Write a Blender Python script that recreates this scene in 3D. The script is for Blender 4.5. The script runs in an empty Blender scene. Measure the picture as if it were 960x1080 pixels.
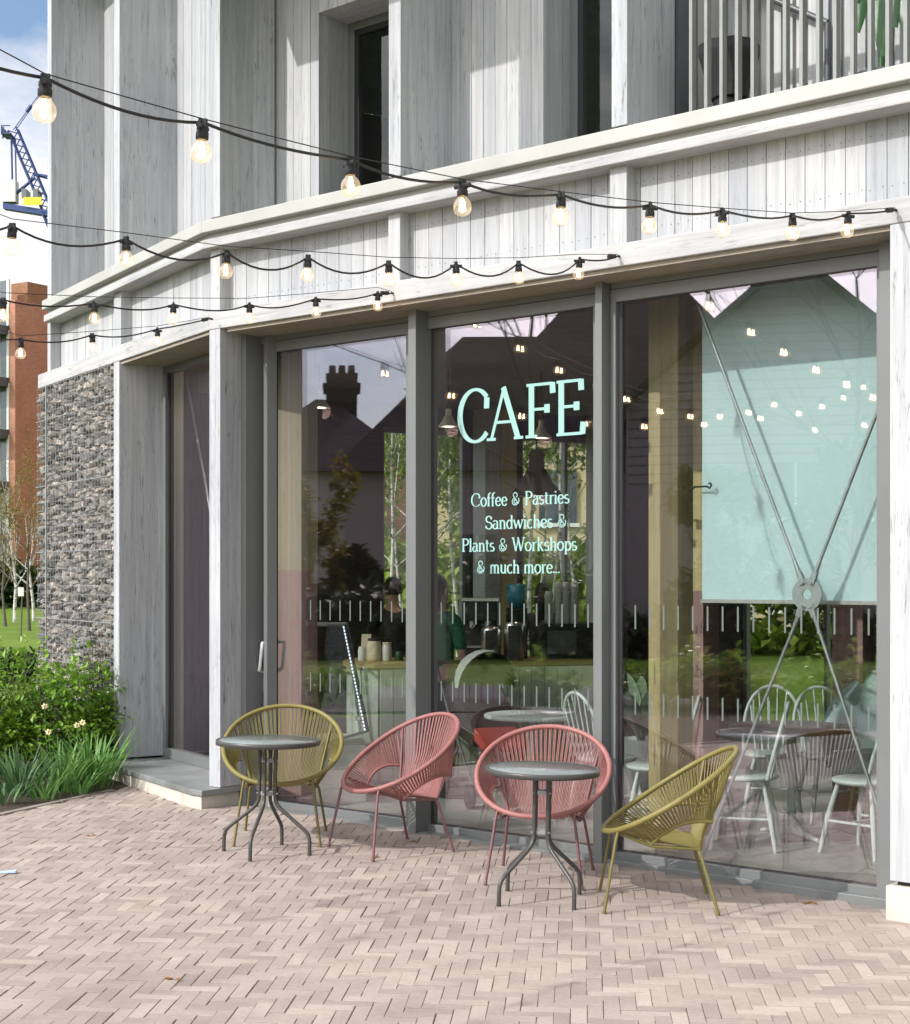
import bpy, math, random
from mathutils import Vector, Matrix
R = math.radians
random.seed(7)
SC = bpy.context.scene
COL = SC.collection

# ------------------------------------------------------------------ camera model (photograph 960 x 1080)
F, CX, HY, H = 1640.0, 480.0, 607.0, 1.72
ANG = R(49.6)
U = Vector((-math.sin(ANG), math.cos(ANG), 0))       # along the cafe front, to the far left end
N = Vector((-math.cos(ANG), -math.sin(ANG), 0))      # out of the cafe front
P0 = Vector((2.202, 8.06, 0))
ANG2 = R(31.75)
U2 = Vector((-math.sin(ANG2), math.cos(ANG2), 0))
N2 = Vector((-math.cos(ANG2), -math.sin(ANG2), 0))
FRONT = .22                                           # plane of column fronts
SB = 5.02
B0 = P0 + U * SB + N * FRONT                          # bend of the facade

EL, AZ = R(35), R(212)                                # sun
def W(s, n, z=0.0):
    p = P0 + U * s + N * n
    return Vector((p.x, p.y, z))
def W2(t, m, z=0.0):
    p = B0 + U2 * t + N2 * m
    return Vector((p.x, p.y, z))
def depth(x, n):
    tx = (x - CX) / F
    d = Vector((tx, 1, 0))
    return (P0.dot(N) + n) / d.dot(N)
def sx(x, n):
    D = depth(x, n); p = Vector(((x - CX) / F * D, D, 0))
    return (p - P0).dot(U)
def zy(x, y, n):
    return H + (HY - y) / F * depth(x, n)
def depth2(x, m):
    d = Vector(((x - CX) / F, 1, 0))
    return (B0.dot(N2) + m) / d.dot(N2)
def tx2(x, m):
    D = depth2(x, m); p = Vector(((x - CX) / F * D, D, 0))
    return (p - B0).dot(U2)
def at(x, y, D):
    return Vector(((x - CX) / F * D, D, H + (HY - y) / F * D))
def sn(p):
    q = Vector((p[0], p[1], 0)) - P0
    return q.dot(U), q.dot(N)
def gz(p):
    s, n = sn(p)
    return .014 * max(-6, min(8, s))
def ground_at(x, y):
    D = 9.0
    for _ in range(12):
        p = Vector(((x - CX) / F * D, D, 0))
        D = (H - gz(p)) * F / (y - HY)
    p = Vector(((x - CX) / F * D, D, 0)); p.z = gz(p)
    return p
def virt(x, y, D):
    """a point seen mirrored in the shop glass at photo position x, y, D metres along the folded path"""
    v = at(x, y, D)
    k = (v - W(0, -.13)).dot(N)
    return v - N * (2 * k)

# ------------------------------------------------------------------ mesh builder
class MB:
    def __init__(self):
        self.v, self.f, self.r, self.sm = [], [], [], []
    def add(self, vs, fs, rnd=None, smooth=False):
        o = len(self.v); rr = random.random() if rnd is None else rnd
        self.v.extend([tuple(p) for p in vs])
        for q in fs:
            self.f.append([i + o for i in q]); self.r.append(rr); self.sm.append(smooth)
    def hexa(self, p, rnd=None):
        """p: 4 bottom points then 4 top points, same order"""
        self.add(p, [(3, 2, 1, 0), (4, 5, 6, 7), (0, 1, 5, 4), (1, 2, 6, 5), (2, 3, 7, 6), (3, 0, 4, 7)], rnd)
    def box(self, a, b, rnd=None, T=None):
        x0, y0, z0 = a; x1, y1, z1 = b
        p = [(x0, y0, z0), (x1, y0, z0), (x1, y1, z0), (x0, y1, z0), (x0, y0, z1), (x1, y0, z1), (x1, y1, z1), (x0, y1, z1)]
        if T: p = [T(Vector(q)) for q in p]
        self.hexa(p, rnd)
    def bsn(self, s0, s1, n0, n1, z0, z1, rnd=None, ch=0.0):
        self.box((s0, n0, z0), (s1, n1, z1), rnd, lambda q: W(q.x, q.y, q.z))
    def btm(self, t0, t1, m0, m1, z0, z1, rnd=None):
        self.box((t0, m0, z0), (t1, m1, z1), rnd, lambda q: W2(q.x, q.y, q.z))
    def prism(self, poly, z0, z1, rnd=None):
        k = len(poly)
        vs = [(p[0], p[1], z0) for p in poly] + [(p[0], p[1], z1) for p in poly]
        fs = [list(range(k))[::-1], list(range(k, 2 * k))] + [(i, (i + 1) % k, (i + 1) % k + k, i + k) for i in range(k)]
        self.add(vs, fs, rnd)
    def tube(self, pts, r, seg=8, closed=False, caps=True, rnd=None, smooth=True):
        pts = [Vector(p) for p in pts]; k = len(pts)
        if k < 2: return
        rad = r if isinstance(r, (list, tuple)) else [r] * k
        vs, fs = [], []
        prev = None
        for i, p in enumerate(pts):
            if closed: t = pts[(i + 1) % k] - pts[i - 1]
            elif i == 0: t = pts[1] - p
            elif i == k - 1: t = p - pts[-2]
            else: t = (pts[i + 1] - p).normalized() + (p - pts[i - 1]).normalized()
            if t.length < 1e-9: t = Vector((0, 0, 1))
            t.normalize()
            if prev is None:
                a = Vector((0, 0, 1)) if abs(t.z) < .9 else Vector((1, 0, 0))
                x = t.cross(a).normalized()
            else:
                x = prev - t * prev.dot(t)
                if x.length < 1e-6: x = t.orthogonal()
                x.normalize()
            prev = x; y = t.cross(x)
            for j in range(seg):
                w = 2 * math.pi * j / seg
                vs.append(p + (x * math.cos(w) + y * math.sin(w)) * rad[i])
        m = k if closed else k - 1
        for i in range(m):
            i2 = (i + 1) % k
            for j in range(seg):
                j2 = (j + 1) % seg
                fs.append((i * seg + j, i * seg + j2, i2 * seg + j2, i2 * seg + j))
        o = len(self.v)
        self.add(vs, fs, rnd, smooth)
        if caps and not closed:
            self.add(vs[:seg], [list(range(seg))[::-1]], rnd); self.add(vs[-seg:], [list(range(seg))], rnd)
    def lathe(self, prof, seg=24, c=(0, 0, 0), rnd=None, smooth=True, T=None):
        vs, fs = [], []
        for (r, z) in prof:
            for j in range(seg):
                w = 2 * math.pi * j / seg
                q = Vector((c[0] + r * math.cos(w), c[1] + r * math.sin(w), c[2] + z))
                vs.append(T(q) if T else q)
        for i in range(len(prof) - 1):
            for j in range(seg):
                j2 = (j + 1) % seg
                fs.append((i * seg + j, i * seg + j2, (i + 1) * seg + j2, (i + 1) * seg + j))
        if prof[0][0] > 1e-4: fs.append(list(range(seg))[::-1])
        k = len(prof) - 1
        if prof[-1][0] > 1e-4: fs.append([k * seg + j for j in range(seg)])
        self.add(vs, fs, rnd, smooth)
    def build(self, name, mat, parent=None, loc=None, bevel=0.0):
        me = bpy.data.meshes.new(name)
        off = Vector((0, 0, 0))
        if parent is not None: off = Vector(parent.get('_o', (0, 0, 0)))
        elif loc is not None: off = Vector(loc)
        me.from_pydata([(p[0] - off.x, p[1] - off.y, p[2] - off.z) for p in self.v], [], self.f)
        at_ = me.attributes.new('rnd', 'FLOAT', 'FACE')
        at_.data.foreach_set('value', self.r)
        me.polygons.foreach_set('use_smooth', self.sm)
        me.materials.append(mat)
        me.validate(); me.update()
        o = bpy.data.objects.new(name, me); COL.objects.link(o)
        if parent is not None: o.parent = parent
        elif loc is not None: o.location = loc
        o['_o'] = tuple(off)
        if bevel:
            b = o.modifiers.new('edge', 'BEVEL'); b.width = bevel; b.segments = 2; b.limit_method = 'ANGLE'; b.angle_limit = R(50)
        return o

def tag(o, label=None, cat=None, group=None, kind=None):
    if label: o['label'] = label
    if cat: o['category'] = cat
    if group: o['group'] = group
    if kind: o['kind'] = kind
    return o
def thing(name, label, cat, loc=(0, 0, 0), rz=0.0, group=None, local=False):
    """an Empty at the base; its parts are written in world space, or in its own space when local"""
    o = bpy.data.objects.new(name, None); COL.objects.link(o)
    o.location = loc; o.rotation_euler = (0, 0, rz)
    o.empty_display_size = .1
    o['_o'] = (0, 0, 0) if local else tuple(loc)
    return tag(o, label, cat, group)
def dup(root, loc, rz, label=None, group=None, scale=None):
    r = root.copy(); COL.objects.link(r); r.location = loc; r.rotation_euler = (root.rotation_euler[0], root.rotation_euler[1], rz)
    if scale: r.scale = (scale,) * 3
    if label: r['label'] = label
    if group: r['group'] = group
    for ch in list(root.children):
        c = ch.copy(); COL.objects.link(c); c.parent = r
        for g in list(ch.children):
            d = g.copy(); COL.objects.link(d); d.parent = c
    return r

# ------------------------------------------------------------------ materials
def new_mat(name):
    m = bpy.data.materials.new(name); m.use_nodes = True
    nt = m.node_tree; nt.nodes.clear()
    out = nt.nodes.new('ShaderNodeOutputMaterial')
    return m, nt, out
def nd(nt, typ, **kw):
    n = nt.nodes.new(typ)
    for k, v in kw.items():
        if k.startswith('i_'): n.inputs[k[2:].replace('_', ' ')].default_value = v
        else: setattr(n, k, v)
    return n
def rgba(c): return (c[0], c[1], c[2], 1)
def ramp(nt, fac, stops):
    r = nd(nt, 'ShaderNodeValToRGB')
    el = r.color_ramp.elements
    while len(el) < len(stops): el.new(.5)
    for e, (p, c) in zip(el, stops):
        e.position = p; e.color = rgba(c) if len(c) == 3 else c
    nt.links.new(fac, r.inputs[0]); return r.outputs[0]
def mixc(nt, a, b, fac, mode='MIX'):
    m = nd(nt, 'ShaderNodeMix', data_type='RGBA', blend_type=mode)
    for sock, val in ((m.inputs[0], fac), (m.inputs[6], a), (m.inputs[7], b)):
        if hasattr(val, 'links'): nt.links.new(val, sock)
        elif isinstance(val, (int, float)): sock.default_value = val
        else: sock.default_value = rgba(val)
    return m.outputs[2]
def coords(nt, scale=(1, 1, 1), rot=0.0):
    tc = nd(nt, 'ShaderNodeTexCoord'); mp = nd(nt, 'ShaderNodeMapping')
    # rotation first, then stretch
    m1 = nd(nt, 'ShaderNodeMapping'); m1.inputs['Rotation'].default_value = (0, 0, rot)
    nt.links.new(tc.outputs['Object'], m1.inputs[0])
    mp.inputs['Scale'].default_value = scale
    nt.links.new(m1.outputs[0], mp.inputs[0]); return mp.outputs[0]
def noise(nt, vec, scale=5, detail=4, rough=.5, dist=0.0):
    n = nd(nt, 'ShaderNodeTexNoise', i_Scale=scale, i_Detail=detail, i_Roughness=rough, i_Distortion=dist)
    nt.links.new(vec, n.inputs['Vector']); return n.outputs['Fac']
def attr(nt, name='rnd'):
    return nd(nt, 'ShaderNodeAttribute', attribute_name=name).outputs['Fac']
def principled(nt, out, col, rough=.6, metal=0.0, bump=None, bstr=.2, bdist=.01, spec=.5, coat=0):
    p = nd(nt, 'ShaderNodeBsdfPrincipled')
    if hasattr(col, 'links'): nt.links.new(col, p.inputs['Base Color'])
    else: p.inputs['Base Color'].default_value = rgba(col)
    if hasattr(rough, 'links'): nt.links.new(rough, p.inputs['Roughness'])
    else: p.inputs['Roughness'].default_value = rough
    p.inputs['Metallic'].default_value = metal
    p.inputs['Specular IOR Level'].default_value = spec
    if bump is not None:
        b = nd(nt, 'ShaderNodeBump', i_Strength=bstr, i_Distance=bdist)
        nt.links.new(bump, b.inputs['Height']); nt.links.new(b.outputs[0], p.inputs['Normal'])
    nt.links.new(p.outputs[0], out.inputs[0]); return p
def plain(name, col, rough=.55, metal=0.0, var=.12, scale=6, bstr=.08, spec=.5):
    m, nt, out = new_mat(name)
    v = coords(nt)
    n = noise(nt, v, scale, 5, .6)
    d = [c * (1 - var) for c in col]; l = [min(1, c * (1 + var)) for c in col]
    c = ramp(nt, n, [(.3, d), (.7, l)])
    principled(nt, out, c, rough, metal, n, bstr, .004, spec); return m
def varied(name, stops, rough=.6, scale=30, spec=.5, trans=0.0, bstr=.15):
    """colour chosen by the face attribute rnd"""
    m, nt, out = new_mat(name)
    c = ramp(nt, attr(nt), stops)
    n = noise(nt, coords(nt), scale, 4, .6)
    g = ramp(nt, n, [(.25, (.8,) * 3), (.75, (1.12,) * 3)])
    c = mixc(nt, c, g, 1.0, 'MULTIPLY')
    p = principled(nt, out, c, rough, 0, n, bstr, .004, spec)
    if trans:
        t = nd(nt, 'ShaderNodeBsdfTranslucent'); nt.links.new(c, t.inputs[0])
        x = nd(nt, 'ShaderNodeMixShader', i_Fac=trans)
        nt.links.new(p.outputs[0], x.inputs[1]); nt.links.new(t.outputs[0], x.inputs[2]); nt.links.new(x.outputs[0], out.inputs[0])
    return m
def wood(name, dark, light, stretch='z', rot=0.0, streak=.55, rough=.75, k=1.0, stain=None):
    m, nt, out = new_mat(name)
    a, b, c_ = 26 * k, 9 * k, .9
    sc = {'z': (a, a, c_), 'x': (c_, a, a)}[stretch]
    v = coords(nt, sc, rot)
    n1 = noise(nt, v, 1.0, 6, .6, .6)
    base = ramp(nt, n1, [(.25, dark), (.75, light)])
    sc2 = {'z': (a * 1.6, a * 1.6, 3.2), 'x': (3.2, a * 1.6, a * 1.6)}[stretch]
    n2 = noise(nt, coords(nt, sc2, rot), 1.0, 4, .7, 1.6)
    st = ramp(nt, n2, [(.55, (1, 1, 1)), (.69, (streak,) * 3)])
    n4 = noise(nt, coords(nt, (3, 3, 3)), 1.0, 3, .5)
    zone = ramp(nt, n4, [(.36, (0, 0, 0)), (.56, (1, 1, 1))])
    st = mixc(nt, (1, 1, 1), st, zone)
    base = mixc(nt, base, st, 1.0, 'MULTIPLY')
    n3 = noise(nt, coords(nt, (1.1, 1.1, .5)), 1.5, 4, .6)
    base = mixc(nt, base, ramp(nt, n3, [(.3, (.84, .85, .87)), (.7, (1.06, 1.05, 1.03))]), 1.0, 'MULTIPLY')
    rv = ramp(nt, attr(nt), [(0, (.86, .87, .89)), (1, (1.08, 1.07, 1.05))])
    base = mixc(nt, base, rv, 1.0, 'MULTIPLY')
    principled(nt, out, base, rough, 0, n2, .25, .003, .3)
    return m
def emit(name, col, strength):
    m, nt, out = new_mat(name)
    e = nd(nt, 'ShaderNodeEmission', i_Color=rgba(col), i_Strength=strength)
    nt.links.new(e.outputs[0], out.inputs[0]); return m
def glass_mat(name, trans, refl, ior, rough=0.0, wav=0.0):
    m, nt, out = new_mat(name)
    fr = nd(nt, 'ShaderNodeFresnel', i_IOR=ior)
    ge = nd(nt, 'ShaderNodeNewGeometry'); mr = nd(nt, 'ShaderNodeMapRange')      # a thin sheet: the same from both sides
    mr.inputs['To Min'].default_value = ior; mr.inputs['To Max'].default_value = 1 / ior
    nt.links.new(ge.outputs['Backfacing'], mr.inputs['Value']); nt.links.new(mr.outputs[0], fr.inputs['IOR'])
    t = nd(nt, 'ShaderNodeBsdfTransparent', i_Color=rgba(trans))
    g = nd(nt, 'ShaderNodeBsdfGlossy', i_Color=rgba(refl), i_Roughness=rough)
    if wav:
        n = noise(nt, coords(nt, (1, 1, 1)), .55, 1, .4)
        b = nd(nt, 'ShaderNodeBump', i_Strength=1.0, i_Distance=wav)
        nt.links.new(n, b.inputs['Height']); nt.links.new(b.outputs[0], g.inputs['Normal'])
    x = nd(nt, 'ShaderNodeMixShader')
    nt.links.new(fr.outputs[0], x.inputs[0]); nt.links.new(t.outputs[0], x.inputs[1]); nt.links.new(g.outputs[0], x.inputs[2])
    nt.links.new(x.outputs[0], out.inputs[0]); return m

M = {}
M['wood_v'] = wood('weathered white timber', (.365, .372, .385), (.535, .538, .54), 'z', streak=.58, k=1.4)
M['wood_fin'] = wood('coarse grained white timber', (.315, .328, .35), (.52, .53, .545), 'z', streak=.36, k=1.0)
M['wood_h'] = wood('white timber rail', (.365, .365, .365), (.525, .522, .515), 'x', rot=-(math.atan2(U.y, U.x)))
M['wood_h2'] = wood('white timber rail on the bend', (.365, .365, .365), (.525, .522, .515), 'x', rot=-(math.atan2(U2.y, U2.x)))
M['pine'] = wood('yellow pine', (.50, .40, .20), (.66, .55, .31), 'z', streak=.7, rough=.5)
M['pink_wood'] = wood('pink painted timber', (.36, .22, .20), (.44, .28, .26), 'z', streak=.85, rough=.6)
M['soffit'] = wood('brown soffit boards', (.30, .26, .21), (.42, .37, .30), 'x', rot=-(math.atan2(U.y, U.x)))
M['frame'] = plain('grey coated aluminium', (.155, .163, .16), .38, 0.0, .05, 3, .02)
M['frame_dark'] = plain('dark grey aluminium', (.075, .08, .085), .4, 0.0, .06, 3, .02)
M['gasket'] = plain('black rubber', (.012, .012, .014), .6)
M['coping'] = plain('pale grey coping metal', (.39, .39, .36), .55, 0, .10, 2.2, .04)
M['steel'] = plain('brushed steel', (.62, .62, .62), .3, 1.0, .05)
M['galv'] = plain('galvanised wire', (.30, .305, .30), .55, .3, .1)
M['black'] = plain('black plastic', (.008, .008, .009), .6)
M['black_matt'] = plain('matt black', (.016, .016, .017), .8)
M['concrete'] = plain('pale concrete', (.52, .48, .41), .85, 0, .22, 4, .3)
M['slate'] = plain('grey stone slab', (.20, .21, .205), .5, 0, .3, 2.5, .1)
M['pane'] = glass_mat('coated window glass', (.955, .975, .96), (1.0, .87, .965), 2.35, 0.0, .0025)
M['pane_plain'] = glass_mat('window glass', (.93, .97, .95), (1, 1, 1), 1.45)
def bulb_mat():
    m = glass_mat('clear glowing bulb glass', (.90, .86, .80), (1, 1, 1), 1.75)
    nt = m.node_tree; out = [n for n in nt.nodes if n.type == 'OUTPUT_MATERIAL'][0]
    src = out.inputs[0].links[0].from_socket
    e = nd(nt, 'ShaderNodeEmission', i_Color=(1, .74, .42, 1), i_Strength=.20); a = nd(nt, 'ShaderNodeAddShader')
    nt.links.new(src, a.inputs[0]); nt.links.new(e.outputs[0], a.inputs[1]); nt.links.new(a.outputs[0], out.inputs[0]); return m
M['bulb'] = bulb_mat()
M['filament'] = emit('glowing filament', (1.0, .66, .30), 60)
M['mint'] = plain('mint vinyl lettering', (.25, .44, .40), .6, 0, .03)
M['mark'] = plain('pale vinyl stripe', (.10, .125, .11), .6, 0, .03)
# ================================================================== the cafe building
MIT = (N + N2) / (1 + N.dot(N2))
SR, TL = -3.2, 3.78
def bend_pt(n):                       # where the two fronts meet, n measured from the main front's zero
    return B0 + MIT * (n - FRONT)
def sweep(bm, n0, n1, z0, z1, s_r=SR, t_l=TL, rnd=None, rnd2=None, main=True, left=True):
    """a rail that follows the bend"""
    def ptm(s, n): return W(s, n)
    def pts(n): return W(s_r, n), bend_pt(n), W2(t_l, n - FRONT)
    a0, b0, c0 = pts(n0); a1, b1, c1 = pts(n1)
    def hx(p, q, r_, s_, rn):
        k = [p, q, r_, s_]
        bm.hexa([(v.x, v.y, z0) for v in k] + [(v.x, v.y, z1) for v in k], rn)
    if main: hx(a0, b0, b1, a1, rnd)
    if left: hx(b0, c0, c1, b1, rnd2)

base_loc = W(2.5, -3, 0)
cafe = thing('cafe_building', 'white timber clad cafe with tall glass front, bent facade and upper fins', 'building', base_loc)

# --- rails
for nm, z0, z1, na, nb, mt in (('cornice', 4.165, 4.25, -.34, .285, 'coping'), ('lower_cornice', 4.055, 4.118, -.2, .268, None), ('lintel_beam', 3.48, 3.61, .03, .22, None)):
    for side in (0, 1):
        b = MB(); sweep(b, na, nb, z0, z1, rnd=.5, rnd2=.5, main=side == 0, left=side == 1, t_l=4.12 if nm == 'lintel_beam' else TL)
        b.build(nm, M[mt] if mt else (M['wood_h'] if side == 0 else M['wood_h2']), cafe, bevel=.006)
# lip on the coping
b = MB()
sweep(b, -.1, .222, 4.119, 4.164, rnd=.4); b.build('drip_edge', M['coping'], cafe)

# --- band of boards between lintel and cornice
def boards_main(bm, s0, s1, n, z0, z1, w=.116, th=.02, gap=.004):
    k = max(1, round((s1 - s0) / w)); w = (s1 - s0) / k
    for i in range(k):
        bm.bsn(s0 + i * w + gap / 2, s0 + (i + 1) * w - gap / 2, n - th, n + random.uniform(-.0012, .0012), z0, z1)
def boards_left(bm, t0, t1, m, z0, z1, w=.116, th=.02, gap=.004):
    k = max(1, round((t1 - t0) / w)); w = (t1 - t0) / k
    for i in range(k):
        bm.btm(t0 + i * w + gap / 2, t0 + (i + 1) * w - gap / 2, m - th, m + random.uniform(-.0012, .0012), z0, z1)
b = MB(); boards_main(b, SR, SB - .04, .105, 3.606, 4.063); b.build('band_cladding', M['wood_v'], cafe)
b = MB(); boards_left(b, .04, TL, -.115, 3.606, 4.063); b.build('band_cladding', M['wood_v'], cafe)
b = MB(); sweep(b, -.3, .08, 3.5, 4.1); b.build('wall_backing', M['frame_dark'], cafe)
# nail heads, two above two on every board
b = MB(); k_ = round((SB - .04 - SR) / .116); w_ = (SB - .04 - SR) / k_
for i in range(k_):
    for fx_ in (.22, .78):
        for zz in (3.70, 3.97):
            c_ = W(SR + (i + fx_) * w_ + random.uniform(-.004, .004), .1065, zz + random.uniform(-.006, .006))
            b.tube([c_ - N * .004, c_ + N * .0006], .0032, 6)
b.build('nail_heads', M['frame_dark'], cafe)
# posts of the band
for x0, x1 in ((643, 661), (409.5, 422)):
    sA, sB_ = sx(x1, .205), sx(x0, .205)
    b = MB(); b.bsn(sA, sB_, .09, .205, 3.609, 4.061); b.build('band_post', M['wood_v'], cafe, bevel=.004)
def bend_post(name, z0, z1, n0, n1, wm, wl, mat, bev=.005):
    a, c = bend_pt(n1), bend_pt(n0)
    b = MB()
    q = [W(SB - wm, n0), W(SB - wm, n1), a, c]
    b.hexa([(v.x, v.y, z0) for v in q] + [(v.x, v.y, z1) for v in q], .6)
    if wl > 0:
        q = [c, a, W2(wl, n1 - FRONT), W2(wl, n0 - FRONT)]
        b.hexa([(v.x, v.y, z0) for v in q] + [(v.x, v.y, z1) for v in q], .6)
    return b.build(name, mat, cafe, bevel=bev)
bend_post('band_post', 3.609, 4.061, .09, .205, .10, .012, M['wood_v'])
for x0, x1 in ((120, 127.5), (50, 53)):
    tA, tB = tx2(x1, -.015), tx2(x0, -.015)
    b = MB(); b.btm(tA, tB, -.13, -.015, 3.609, 4.061); b.build('band_post', M['wood_v'], cafe, bevel=.004)

# --- columns at ground level
STEP = .205
bend_post('column', STEP + .004, 3.479, -.02, FRONT - .004, .115, .004, M['wood_fin'])
b = MB(); b.bsn(-.30, -.155, -.02, .216, .19, 3.479, .9); b.build('column', M['wood_fin'], cafe, bevel=.005)
b = MB(); b.bsn(-.27, -.185, .0, .19, .14, .19); b.build('column_shoe', M['black_matt'], cafe)
b = MB(); b.bsn(-.50, -.14, -.1, .235, -.2, .168); b.build('concrete_plinth', M['concrete'], cafe, bevel=.008)

# --- ground floor glazing
SILL_T, HEAD_B, HEAD_T = .085, 3.34, 3.415
GN = {1: -.19, 2: -.13, 3: -.09}
PX = {1: (288, 431), 2: (452, 628.5), 3: (652, 927)}
jamb_s0, jamb_s1 = sx(259, .02), sx(247.5, .02)
b = MB()
b.bsn(jamb_s0, jamb_s1, -.24, .02, .0, 3.479); b.build('frame_jamb', M['frame'], cafe, bevel=.003)
b = MB(); b.bsn(jamb_s1 - .002, SB - .116, -.2, -.03, .0, 3.478); b.build('frame_jamb', M['frame'], cafe, bevel=.003)
for xa, xb in ((430.5, 438.5), (627.5, 634.8)):
    b = MB(); b.bsn(sx(xb, .02), sx(xa, .02), -.2, .02, .0, 3.479); b.build('mullion', M['frame'], cafe, bevel=.003)
b = MB(); b.bsn(-.155, sx(927, -.02), -.13, -.02, .0, 3.479); b.build('frame_jamb', M['frame'], cafe, bevel=.003)
b = MB(); b.bsn(-.155, jamb_s0, -.30, .19, 3.455, 3.4795); b.build('soffit', M['soffit'], cafe)
b = MB(); b.bsn(-.16, jamb_s0, -.28, .0, -.1, .045); b.build('threshold', M['frame'], cafe, bevel=.003)
def m_s(x, n): return sx(x, n)
panels = {}
for k in (1, 2, 3):
    n = GN[k]; x0, x1 = PX[k]
    s1, s0 = sx(x0, n), sx(x1, n)          # s1 is the far (left) edge
    left = {1: jamb_s0 - .002, 2: sx(438.5, n) , 3: sx(634.8, n)}[k]
    left = {1: jamb_s0 - .001, 2: sx(430.5, .02) - .052, 3: sx(627.5, .02) - .054}[k]
    right = {1: sx(430.5, .02) + .001, 2: sx(627.5, .02) + .001, 3: sx(927, -.02) - .002}[k]
    fr = MB()
    fr.bsn(right, left, n - .05, n + .028, HEAD_B, HEAD_T, .5)
    fr.bsn(right, left, n - .05, n + .022, HEAD_T + .004, 3.456, .5)
    fr.bsn(right, left, n - .05, n + .028 if k > 1 else n + .028, .03, SILL_T, .5)
    if left - s1 > .01: fr.bsn(s1, left, n - .05, n + .027, SILL_T, HEAD_B, .5)
    if s0 - right > .01: fr.bsn(right, s0, n - .05, n + .027, SILL_T, HEAD_B, .5)
    f = fr.build('glazed_panel', M['frame'], cafe, bevel=.002)
    panels[k] = (f, s0, s1, n)
    g = MB()
    e = .006
    for dn in (0.0, -.026):
        g.add([W(s0, n + dn, SILL_T), W(s1, n + dn, SILL_T), W(s1, n + dn, HEAD_B), W(s0, n + dn, HEAD_B)], [(0, 1, 2, 3)])
    g.build('pane', M['pane'], f)
    g = MB()
    for a, c in (((s0, SILL_T), (s1, SILL_T + .009)), ((s0, HEAD_B - .012), (s1, HEAD_B)), ((s0, SILL_T + .009), (s0 + .008, HEAD_B - .012)), ((s1 - .028, SILL_T + .009), (s1, HEAD_B - .012))):
        g.bsn(a[0], c[0], n - .024, n - .0015, a[1], c[1])
    g.build('gasket', M['gasket'], f)
    # rows of short stripes on the glass
    for (z0, z1) in ((1.405, 1.545), (.90, 1.03)):
        s = s0 + .05
        while s < s1 - .04:
            mk = MB(); mk.add([W(s, n + .002, z0), W(s + .011, n + .002, z0), W(s + .011, n + .002, z1), W(s, n + .002, z1)], [(0, 1, 2, 3)])
            mk.build('glass_stripe', M['mark'], f)
            s += .098

M['handle'] = plain('pale satin metal', (.72, .73, .74), .3, 0, .03)
# door handles on the left sliding panel
f, s0, s1, n = panels[1]
def handle(nn, xo, sgn):
    b = MB(); s = sx(xo, nn)
    za, zb = 1.02, 1.235
    w = .075 * sgn
    path = [W(s, n, za), W(s, nn + .055 * sgn * 0, za)]
    p = [W(s, nn, za), W(s + .0, nn + sgn * .06, za + .012), W(s - .012, nn + sgn * .062, za + .02), W(s - .035, nn + sgn * .062, zb - .02), W(s - .035, nn + sgn * .06, zb - .004), W(s - .035, nn, zb)]
    b.tube(p, .013, 8)
    b.bsn(s - .02, s + .02, min(nn, nn + .008 * sgn), max(nn, nn + .008 * sgn), za - .13, za + .02)
    return b.build('door_handle', M['handle'], f)
handle(n + .028, 279.5, 1)
handle(n - .05, 290, -1)

# --- left wing window over the stone step
mL = -.40
tR = 0.02
tF0, tF1 = tx2(125.5, -.002), tx2(119.8, -.002)
b = MB(); b.btm(tF0, tF1, -.41, -.002, STEP + .016, 3.479, .8); b.build('column', M['wood_fin'], cafe, bevel=.005)
fr = MB()
tA = tF0
fr.btm(tA - .055, tA, mL - .06, mL + .02, STEP + .002, 3.479); fr.btm(-.10, tA - .055, mL - .06, mL + .02, STEP + .002, STEP + .085)
fr.btm(-.10, tA - .055, mL - .06, mL + .02, 3.40, 3.479); fr.btm(-.16, -.10, mL - .06, mL + .02, STEP + .002, 3.479)
fL = fr.build('side_window', M['frame'], cafe, bevel=.002)
g = MB()
for dm in (-.02, -.046): g.add([W2(-.10, mL + dm, STEP + .085), W2(tA - .055, mL + dm, STEP + .085), W2(tA - .055, mL + dm, 3.40), W2(-.10, mL + dm, 3.40)], [(0, 1, 2, 3)])
g.build('pane', M['pane'], fL)
g = MB(); g.btm(tA - .085, tA - .055, mL - .018, mL - .004, STEP + .085, 3.40); g.build('gasket', M['gasket'], fL)
b = MB(); b.btm(-.05, tA, -.46, -.02, 3.455, 3.4795); b.build('soffit', M['soffit'], cafe)
# stone step
stp = MB(); cb = MB()
stepf = .16
pa = W2(1.98, stepf); pb = W(SB - .22 , FRONT + .0); 
c1 = B0 + MIT * stepf; c2 = W(SB - .10, FRONT + stepf * .9)
poly = [W2(2.02, -.46), W2(-.16, -.46), W(SB - .12, -.05), W(SB - .12, FRONT + stepf + .01), c1, W2(2.02, stepf)]
def inset(poly, d):
    c = sum(poly, Vector()) / len(poly)
    return [p + (c - p).normalized() * d for p in poly]
stp.prism(poly, STEP - .042, STEP); stp.build('stone_step', M['slate'], cafe, bevel=.006)
cb.prism(inset(poly, .03), -.2, STEP - .045); cb.build('step_plinth', M['concrete'], cafe, bevel=.006)

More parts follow.
